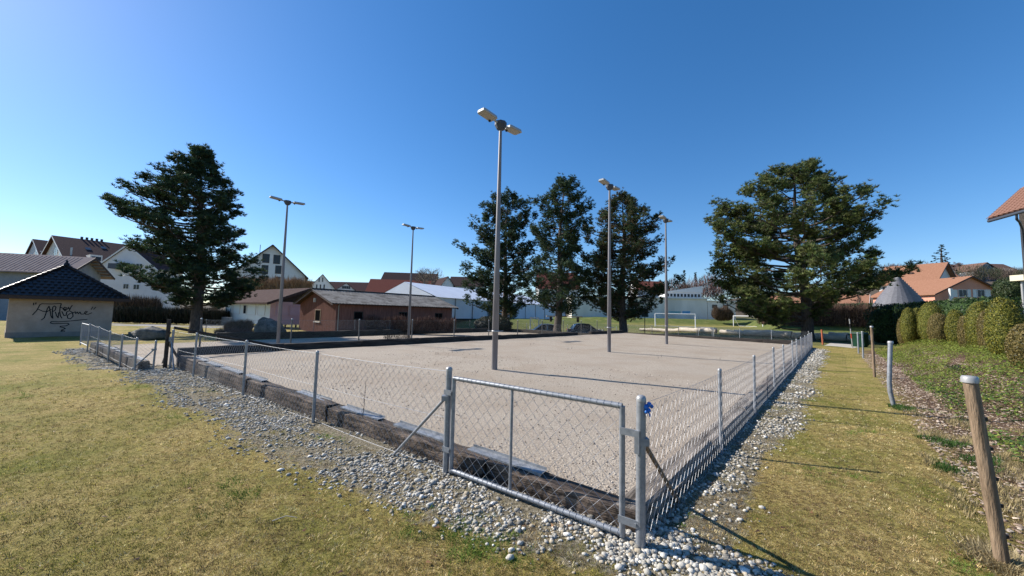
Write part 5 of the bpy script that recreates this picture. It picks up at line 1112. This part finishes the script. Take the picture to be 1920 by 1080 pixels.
p = at(1898, 545, 30); leafy('round_bush', 'round dark green tree ball beside the balcony at the right edge', 'bush', (p[0], p[1], p[2]-1.0), .95, .95, 2.0, 5000, [(.03, .055, .02), (.05, .07, .022), (.02, .04, .015)], .07)
p = at(925, 622, 38); leafy('round_bush', 'dark rounded evergreen bush behind the foot of the nearest mast', 'bush', (p[0], p[1], p[2]), 1.9, 1.2, 1.5, 7000, drk+[(.03, .045, .02)], .09)
p = at(1585, 574, 68); leafy('laurel_hedge', 'low green hedge under the cream house', 'hedge', (p[0], p[1], p[2]-1.3), 5.5, 1.0, 1.7, 7000, [(.03, .06, .02), (.05, .09, .03), (.02, .04, .015)], .18, math.atan2(-12, 12), 5)
for i, (x, y, Y, w, h) in enumerate(((1690, 566, 110, 10, 5), (1890, 540, 120, 12, 5))): pass
# ground cover of the bed
def bed_pts(n, s0, s1, a0, a1, bias=1.0):
    s = s0+(s1-s0)*RNG.uniform(0, 1, n)**bias; a = -(a0+(a1-a0)*RNG.uniform(0, 1, n)); x = P0[0]+DB[0]*s+NL[0]*a; y = P0[1]+DB[1]*s+NL[1]*a; return x, y, s, a
def clump(x, y, f, k=0): return np.sin(x*f+k+1.7*np.sin(y*f*.8+k))*np.sin(y*f*1.1+1.3*np.sin(x*f*.7-k))
x, y, s, a = bed_pts(100000, -1, 27, 2.6, 7.4, 1.15); m_ = (clump(x, y, 1.6) > -.85+.45*(a > -3.1))*(RNG.uniform(0, 1, len(x)) < .9)+(a < -5.5); x, y, s, a = x[m_ > 0], y[m_ > 0], s[m_ > 0], a[m_ > 0]; n = len(x)
ivy = mixc(n, [(.10, .18, .035), (.17, .23, .04), (.27, .31, .06), (.04, .08, .02), (.15, .09, .05)], [.28, .27, .2, .15, .1]); yl = sstep(9, 16, s)[:, None]; ivy = ivy*(1-yl*.6)+np.array([.26, .30, .05])*yl*.6
z = ground(x, y)+RNG.uniform(.02, .20, n)*(1+.8*clump(x, y, 2.3, 2)); me = batch_mesh('ground_cover', LEAF_V, LEAF_F, np.stack([x, y, z], -1), rrand(n, 1.0), RNG.uniform(.022, .042, n), ivy, M['leaf']); tag(link('ground_cover', me), 'creeping ivy and green ground cover on the planted bed', None, None, 'stuff')
x, y, s, a = bed_pts(20000, -1.5, 24, 1.95, 4.2, 1.6); n = len(x); z = ground(x, y)+.008
CH_V = [(-.5, -.25, 0), (.5, -.3, 0), (.45, .3, 0), (-.5, .25, 0), (-.4, -.2, .12), (.4, -.2, .12), (.4, .2, .12), (-.4, .2, .12)]; CH_F = [(4, 5, 6, 7), (0, 1, 5, 4), (1, 2, 6, 5), (2, 3, 7, 6), (3, 0, 4, 7)]
me = batch_mesh('mulch', CH_V, CH_F, np.stack([x, y, z], -1), rrand(n, .35), RNG.uniform(.018, .048, n), mixc(n, [(.30, .22, .16), (.40, .31, .235), (.17, .11, .075), (.46, .38, .30)]), M['chip']); tag(link('mulch', me), 'pale bark chips along the edge of the bed', None, None, 'stuff')

# pebbles along the fences
ph_ = (1+5**.5)/2; IV = np.array([(-1, ph_, 0), (1, ph_, 0), (-1, -ph_, 0), (1, -ph_, 0), (0, -1, ph_), (0, 1, ph_), (0, -1, -ph_), (0, 1, -ph_), (ph_, 0, -1), (ph_, 0, 1), (-ph_, 0, -1), (-ph_, 0, 1)])/1.9; IF = [(0, 11, 5), (0, 5, 1), (0, 1, 7), (0, 7, 10), (0, 10, 11), (1, 5, 9), (5, 11, 4), (11, 10, 2), (10, 7, 6), (7, 1, 8), (3, 9, 4), (3, 4, 2), (3, 2, 6), (3, 6, 8), (3, 8, 9), (4, 9, 5), (2, 4, 11), (6, 2, 10), (8, 6, 7), (9, 8, 1)]
def pebbles(n_try, fn, label):
    x, y = fn(n_try); g_ = gravel_mask(x, y); pat = .5+.5*(.6*clump(x, y, 3.1, 1)+.5*clump(x, y, 8.3, 5)); keep = RNG.uniform(0, 1, len(x)) < g_**1.5*np.clip(-.3+1.4*pat, 0, 1); x, y = x[keep], y[keep]; n = len(x); d = np.hypot(x, y)
    sz = np.clip(RNG.lognormal(math.log(.0076), .5, n)*(1+.15*np.exp(-((x-.9)**2+(y-2.5)**2)/.5)), .004, .026)*(1+.05*d); rot = rotz(RNG.uniform(0, 6.28, n)) @ rotx(RNG.uniform(-.5, .5, n)); z = ground(x, y)+sz*.25
    col_ = mixc(n, [(.36, .34, .29), (.47, .445, .39), (.23, .215, .185), (.40, .34, .25), (.64, .61, .55)], [.30, .27, .20, .14, .09], .15); sc3 = np.stack([sz*RNG.uniform(.8, 1.4, n), sz, sz*RNG.uniform(.45, .75, n)], -1)
    OV = np.array([(1, .1, 0), (-.1, 1, .1), (-1, -.15, 0), (.15, -1, 0), (0, 0, 1), (0, .1, -.8)]); OF = [(0, 1, 4), (1, 2, 4), (2, 3, 4), (3, 0, 4), (1, 0, 5), (2, 1, 5), (3, 2, 5), (0, 3, 5)]
    for near, V_, F_ in ((d < 4.6, IV, IF), (d >= 4.6, OV, OF)):
        p_ = np.stack([x, y, z], -1)[near]; me = batch_mesh('gravel', V_, F_, p_, rot[near], sc3[near], col_[near], M['pebble'], True); tag(link('gravel', me), label+(' near the gate' if V_ is IV else ' farther along'), None, None, 'stuff')
def along_a(n): l = 23.5*RNG.uniform(0, 1, n)**1.45-.9; d = RNG.uniform(-.35, 1.6, n); return P0[0]+DA[0]*l-NA[0]*d, P0[1]+DA[1]*l-NA[1]*d
def along_b(n): s = 26*RNG.uniform(0, 1, n)**1.5-.6; a = -RNG.uniform(-.15, .9, n); return P0[0]+DB[0]*s+NL[0]*a, P0[1]+DB[1]*s+NL[1]*a
pebbles(125000, along_a, 'rounded grey pebbles spread in front of the front fence'); pebbles(46000, along_b, 'pale pebbles at the foot of the long right fence')

# grass
TV = []; TF = []
rg = np.random.default_rng(5)
for i in range(6):
    a_ = rg.uniform(0, 6.28); l_ = rg.uniform(.6, 1.1); w_ = .075; ln2 = rg.uniform(.3, 1.1); p0 = np.array([rg.uniform(-.5, .5), rg.uniform(-.5, .5), 0]); d_ = np.array([math.cos(a_), math.sin(a_), 0]); s_ = np.array([-d_[1], d_[0], 0]); b_ = len(TV); TV += [p0-s_*w_, p0+s_*w_, p0+d_*ln2*l_+[0, 0, l_*.7]]; TF.append((b_, b_+1, b_+2))
def grass(n, xy, label, size, cols, w=None, thin=True):
    x, y = xy(n); s, a = to_sa(x, y); g_ = gravel_mask(x, y); keep = (RNG.uniform(0, 1, len(x)) > g_*np.clip(.55+.9*(.6*clump(x, y, 3.1, 1)+.5*clump(x, y, 8.3, 5)), .1, .97))
    la = (x-P0[0])*DA[0]+(y-P0[1])*DA[1]; da = -((x-P0[0])*NA[0]+(y-P0[1])*NA[1])
    keep &= ~((a > -.06) & (da < .1) & (la > -.5)); keep &= RNG.uniform(0, 1, len(x)) > sstep(7, 16, np.hypot(x, y)); x, y = x[keep], y[keep]; n = len(x); d = np.hypot(x, y); gm_ = sstep(-.1, .5, clump(x, y, 1.1, 3)+.5*clump(x, y, 3.7, 1))
    pick = RNG.uniform(0, 1, n) < (.06+.5*gm_); c1_, c2_ = cols; col_ = np.where(pick[:, None], mixc(n, c1_, jit=.28), mixc(n, c2_, jit=.28)); tuft = (clump(x, y, 1.9, 7)+.35*clump(x, y, 9, 2)+RNG.normal(0, .12, len(x)) > .92)
    col_[tuft] = mixc(int(tuft.sum()), [(.12, .19, .03), (.16, .22, .04), (.09, .15, .025)]); col_ = col_*np.clip(1.07+.22*clump(x, y, .8, 5)+.26*clump(x, y, 4.5, 8)+.2*clump(x, y, 12, 2), .25, 1.45)[:, None]; wear = np.exp(-((x-2.6)**2+(y-3.2)**2)/.35)[:, None]*RNG.uniform(.3, 1, (n, 1)); col_ = col_*(1-wear)+np.array([.17, .10, .06])*wear; sz = size*RNG.uniform(.6, 1.3, n)*(1+.06*d)*(1+.35*tuft)
    me = batch_mesh('grass', TV, TF, np.stack([x, y, ground(x, y)-.003], -1), rotz(RNG.uniform(0, 6.28, n)), sz, col_, M['blade']); tag(link('grass', me), label, None, None, 'stuff')
def polar(n):
    r = 1.6+15*RNG.uniform(0, 1, n)**1.7; th = RNG.uniform(math.radians(-62), math.radians(62), n); return r*np.sin(th), r*np.cos(th)
GC = [(.17, .17, .03), (.25, .235, .045), (.35, .31, .07), (.07, .09, .018)]; BC = [(.48, .365, .16), (.38, .27, .105), (.66, .54, .30), (.19, .12, .055), (.08, .055, .03)]
grass(170000, polar, 'short matted lawn grass, straw yellow mixed with green', .022, (GC, BC))
def bedg(n):
    s = -1+9*RNG.uniform(0, 1, n)**1.2; a = -RNG.uniform(1.8, 3.3, n); m_ = clump(s*1.3, a*2.2, 2.2, 4) > .12; s, a = s[m_], a[m_]; return P0[0]+DB[0]*s+NL[0]*a, P0[1]+DB[1]*s+NL[1]*a
x, y = bedg(9000); n = len(x); cc = np.where((clump(x, y, 2.6, 1) > .1)[:, None], mixc(n, [(.04, .09, .02), (.07, .13, .03)]), mixc(n, [(.42, .34, .18), (.34, .27, .13)]))
me = batch_mesh('tall_grass', TV, TF, np.stack([x, y, ground(x, y)], -1), rotz(RNG.uniform(0, 6.28, n)), np.stack([RNG.uniform(.06, .12, n)]*3, -1)*[.6, .6, 1.0], cc, M['blade']); tag(link('tall_grass', me), 'long green and straw tufts between the lawn strip and the bark chips', None, None, 'stuff')
# dry tuft round the foot of the near wooden post
b = gp(1881, 1062); n = 500; me = batch_mesh('dry_tuft', TV, TF, np.stack([b[0]+RNG.normal(0, .07, n), b[1]+RNG.normal(0, .07, n), np.zeros(n)], -1), rotz(RNG.uniform(0, 6.28, n)), RNG.uniform(.05, .12, n), mixc(n, [(.50, .41, .24), (.40, .32, .17)]), M['blade']); tag(link('dry_tuft', me), 'straw tuft round the foot of the leaning wooden post', None, None, 'stuff')
# thin weed stems in front of the fence
for i, (x, yb, xt, yt) in enumerate(((676, 792, 686, 715), (1692, 700, 1690, 740),)[:1]):
    b = gp(x, yb+20); tp = at(xt, yt, b[1])-b; mb = MB(); mb.tube([(0, 0, 0), tuple(tp*.5+[.01, 0, 0]), tuple(tp)], [.005, .004, .002], 4)
    for k in range(9): f = .3+.07*k; mb.tube([tuple(tp*f), tuple(tp*f+[random.uniform(-.05, .05), random.uniform(-.03, .03), .05])], [.003, .001], 3)
    o = mb.build('weed_stem', M['timber_dark']); o.location = b; tag(o, 'thin dry weed stem growing before the front fence', 'weed')
for i in range(5):
    p = sa([1.5, 2.2, 3.0, 3.6, 5][i], -[2.4, 2.8, 2.5, 3.0, 2.7][i]); mb = MB(); h_ = random.uniform(.35, .55); mb.tube([(0, 0, 0), (.02, 0, h_*.5), (.0, .02, h_)], [.003, .0025, .001], 3)
    for k in range(6): mb.tube([(.01, 0, h_*(.4+.1*k)), (random.uniform(-.04, .05), .02, h_*(.45+.1*k))], [.002, .001], 3)
    o = mb.build('weed_stem', M['twig'] if False else M['wood_post']); o.location = (p[0], p[1], float(ground(p[0], p[1]))); tag(o, ['nearest thin dry weed stem at the grassy edge of the bark chips', 'second nearest dry weed stem, deeper in the bark chips', 'dry weed stem midway between wooden post and bent pipe', 'dry weed stem deepest in the bed, near the ivy', 'farthest dry weed stem, closest to the bent pipe post'][i], 'weed', 'dry weed stems in the bed')
# thin metal pegs marking lanes on the main court
for i, (x, y) in enumerate(((995, 646), (1001, 645), (1065, 653), (1072, 652), (1234, 666), (1240, 664), (1350, 667))):
    p = gp(x, y, .28); z = float(courtz(p[0], p[1])); mb = MB(); mb.tube([(0, 0, -.02), (0, 0, .07)], .008, 5); o = mb.build('lane_peg', M['post_old']); o.location = (p[0], p[1], z); tag(o, ['lane peg on the far left of the court, left one of its pair', 'lane peg on the far left of the court, right one of its pair', 'left peg of the pair midway between the two nearest masts', 'right peg of the pair midway between the two nearest masts', 'left peg just right of the second mast foot', 'right peg just right of the second mast foot', 'lone lane peg nearest to the long right fence'][i], 'peg', 'lane pegs in the main court')


# loose stones lying on the court grit and dead leaves on grass and gravel
n = 3200; l_ = 9*RNG.uniform(0, 1, n)**1.3+.2; w_ = .35+7*RNG.uniform(0, 1, n)**1.6; x = P0[0]+DA[0]*l_+NA[0]*w_; y = P0[1]+DA[1]*l_+NA[1]*w_; s_, a_ = to_sa(x, y); k_ = s_ > .3; x, y = x[k_], y[k_]; n = len(x)
OV2 = [(1, .1, 0), (-.1, 1, .1), (-1, -.15, 0), (.15, -1, 0), (0, 0, 1), (0, .1, -.8)]; OF2 = [(0, 1, 4), (1, 2, 4), (2, 3, 4), (3, 0, 4), (1, 0, 5), (2, 1, 5), (3, 2, 5), (0, 3, 5)]
zc2 = np.array([cz_noise(a, b) for a, b in zip(x, y)]); me = batch_mesh('loose_grit', OV2, OF2, np.stack([x, y, zc2+.002], -1), rrand(n, .5), RNG.uniform(.004, .011, n)*(1+.05*np.hypot(x, y)), mixc(n, [(.42, .36, .29), (.26, .21, .16), (.58, .51, .42), (.15, .12, .10)]), M['pebble'], True); tag(link('loose_grit', me), 'loose small stones lying on the court', None, None, 'stuff')
n = 260; r = 2.3+9*RNG.uniform(0, 1, n)**1.2; th = RNG.uniform(-.95, .95, n); x, y = r*np.sin(th), r*np.cos(th); s_, a_ = to_sa(x, y); fl = (x-P0[0])*NA[0]+(y-P0[1])*NA[1]; k_ = (fl < 0) | (a_ < 0); x, y = x[k_], y[k_]; n = len(x)
me = batch_mesh('dead_leaves', LEAF_V, LEAF_F, np.stack([x, y, ground(x, y)+.018], -1), rrand(n, .5), RNG.uniform(.012, .03, n), mixc(n, [(.16, .07, .035), (.28, .15, .07), (.09, .05, .03)]), M['leaf']); tag(link('dead_leaves', me), 'few small brown dead leaves scattered on grass and gravel', None, None, 'stuff')
for (x_, y_, dx, dy) in ((1010-500, 980, .16, .05), (640, 880, .10, -.09)):
    p = gp(x_, y_); mb = MB(); mb.tube([(0, 0, .012), (dx*.5, dy*.5+.015, .03), (dx, dy, .015)], [.004, .0035, .002], 5); o = mb.build('twig', M['log']); o.location = (p[0], p[1], 0); tag(o, 'pale broken twig lying on the lawn left of the gravel' if y_ > 900 else 'bleached twig on the edge of the gravel before the strut', 'twig')
